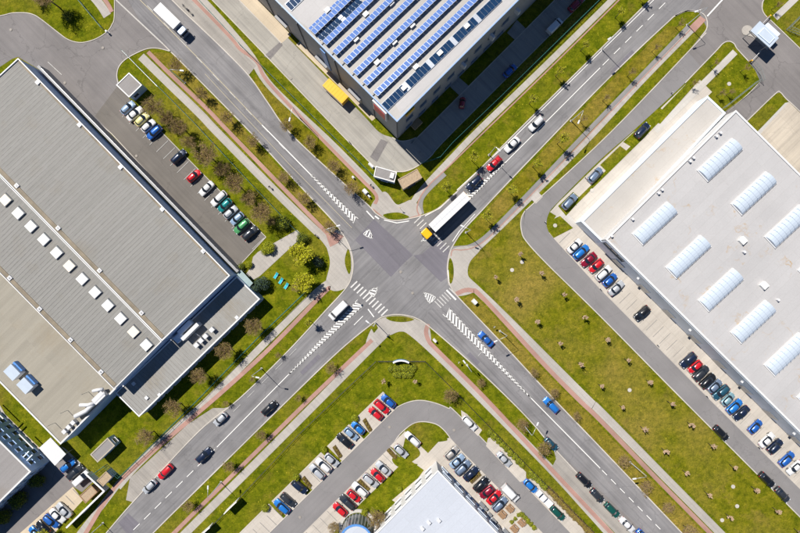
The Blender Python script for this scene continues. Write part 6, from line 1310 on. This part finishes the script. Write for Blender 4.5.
# benches by the bottom left path, traffic signs
def sign(px, label, mat='white_metal', h=2.4, rz=0.0):
    x, y = P(*px); t = thing('traffic_sign', label, 'sign', (x, y, 0), rz, 'traffic signs'); mb = MB(); mb.tube([(0, 0, 0), (0, 0, h)], .035, 8); mb.build('post', M['lamp_metal'], t); mb = MB(); mb.tube([(-.02, -.05, h - .32), (-.02, -.02, h - .32)], .31, 16); mb.build('plate', M[mat], t)
for p, lb, m_, rz in (((358, 301), 'white traffic sign at the zebra crossing near the van', 'white_metal', .8), ((466, 333), 'white traffic sign at the right corner beside the cabinet', 'white_metal', 2.4), ((458, 361), 'small sign on the verge by the lower right lamp', 'white_metal', .8), ((493, 326), 'small sign beside the lower right cycle track', 'white_metal', .8), ((463, 228), 'sign at the right corner by the lorry', 'white_metal', -.8), ((400, 208.5), 'small yellow sign in the top corner paving', 'yellow_sign', 0), ((376, 342), 'small sign at the start of the lower left cycle track', 'white_metal', .8), ((311, 295), 'white sign by the lower left footpath', 'white_metal', .8)):
    sign(p, lb, m_, 2.4, rz)

# ------------------------------------------------------------------ people on the footpaths
plain('skin', (0.50, 0.32, 0.24), .6); plain('jacket_dark', (0.03, 0.035, 0.05), .8); plain('jacket_light', (0.62, 0.60, 0.56), .8); plain('jacket_red', (0.40, 0.04, 0.03), .8); plain('trousers', (0.03, 0.04, 0.07), .85); plain('hair', (0.05, 0.03, 0.02), .7); plain('shoes', (0.03, 0.025, 0.02), .7)
def person_mesh():
    """one continuous walking figure grown over a jointed skeleton"""
    V = []; E = []; Rr = []
    def v(p, r, par=None): V.append(p); Rr.append(r); 
    idx = {}
    def add(n, p, r, par=None):
        idx[n] = len(V); V.append(p); Rr.append(r)
        if par: E.append((idx[par], idx[n]))
    add('pelvis', (0, 0, .95), (.15, .11)); add('waist', (0, 0, 1.10), (.145, .10), 'pelvis'); add('chest', (.01, 0, 1.32), (.17, .115), 'waist'); add('base', (.01, 0, 1.46), (.09, .08), 'chest'); add('neck', (.02, 0, 1.52), (.055, .055), 'base')
    add('jaw', (.04, 0, 1.59), (.075, .085), 'neck'); add('head', (.035, 0, 1.67), (.08, .10), 'jaw'); add('crown', (.03, 0, 1.74), (.06, .075), 'head'); add('nose', (.135, 0, 1.64), (.014, .014), 'head')
    for s, n, f in ((1, 'l', 1), (-1, 'r', -1)):
        add('sh' + n, (.01, s * .19, 1.42), (.065, .065), 'chest'); add('el' + n, (-.10 * f - .02, s * .25, 1.14), (.047, .047), 'sh' + n); add('wr' + n, (.06 - .18 * f, s * .25, .93), (.032, .032), 'el' + n); add('pa' + n, (.09 - .20 * f, s * .25, .86), (.038, .022), 'wr' + n)
        for k, (dy, l) in enumerate(((-.03, .075), (-.01, .09), (.01, .085), (.03, .065))): add(f'fi{n}{k}', (.11 - .21 * f, s * .25 + dy, .83 - l * .5), (.009, .009), 'pa' + n); add(f'ft{n}{k}', (.125 - .21 * f, s * .25 + dy, .83 - l), (.007, .007), f'fi{n}{k}')
        add('th' + n, (.13 - .19 * f, s * .21, .85), (.010, .010), 'pa' + n)
        add('hip' + n, (0, s * .09, .88), (.095, .095), 'pelvis'); add('kn' + n, (.14 * f + .05, s * .10, .49), (.062, .062), 'hip' + n); add('an' + n, (.26 * f - .03, s * .10, .10), (.042, .042), 'kn' + n); add('to' + n, (.26 * f + .15, s * .11, .045), (.042, .035), 'an' + n)
    me = bpy.data.meshes.new('person_skeleton'); me.from_pydata(V, E, []); o = bpy.data.objects.new('person_skeleton', me); COL.objects.link(o)
    md = o.modifiers.new('skin', 'SKIN'); 
    for i, q in enumerate(me.skin_vertices[0].data): q.radius = Rr[i]; q.use_root = (i == 0)
    sb = o.modifiers.new('sub', 'SUBSURF'); sb.levels = 1; sb.render_levels = 1
    dg = bpy.context.evaluated_depsgraph_get(); out = bpy.data.meshes.new_from_object(o.evaluated_get(dg)); bpy.data.objects.remove(o); bpy.data.meshes.remove(me); return out
base_me = person_mesh()
hair_b = MB()
for i in range(6):
    for k in range(12):
        def hp(i_, k_): a = math.pi / 2 * i_ / 6; t_ = 2 * math.pi * k_ / 12; return (.025 + .118 * math.sin(a) * math.cos(t_) * (1 if math.cos(t_) < .3 else .8), .098 * math.sin(a) * math.sin(t_), 1.665 + .135 * math.cos(a))
        hair_b.face([hp(i, k), hp(i + 1, k), hp(i + 1, k + 1), hp(i, k + 1)])
hair_me = hair_b.mesh('hair', M['hair'], True)
def person(px, heading, jacket, label):
    x, y = P(*px); me = base_me.copy(); me.materials.clear()
    for m_ in ('skin', jacket, 'trousers', 'shoes'): me.materials.append(M[m_])
    for p in me.polygons:
        c = p.center; p.use_smooth = True
        p.material_index = 3 if c.z < .11 else 2 if (c.z < .97 and abs(c.y) < .2) else 0 if (c.z > 1.49 or (abs(c.y) > .2 and c.z < .92)) else 1
    t = thing('person', label, 'person', (x, y, .06), heading); link('body', me, t); link('hair', hair_me, t)
person((270.3, 187.3), ang(.7, .7), 'jacket_dark', 'person in a dark jacket walking on the footpath beside the tree-lined car park')
person((316, 235.5), ang(-.7, -.7), 'jacket_dark', 'person in dark clothes walking at the left corner paving of the junction')
person((371, 185.5), ang(.7, .7), 'jacket_dark', 'person in a dark jacket walking past the white cabinet at the top corner')
person((185, 7.5), ang(.7, .7), 'jacket_light', 'person in a pale jacket on the upper lay-by, behind the other walker')
person((190.5, 13), ang(.7, .7), 'jacket_dark', 'person in a dark jacket on the upper lay-by, in front of the other walker')
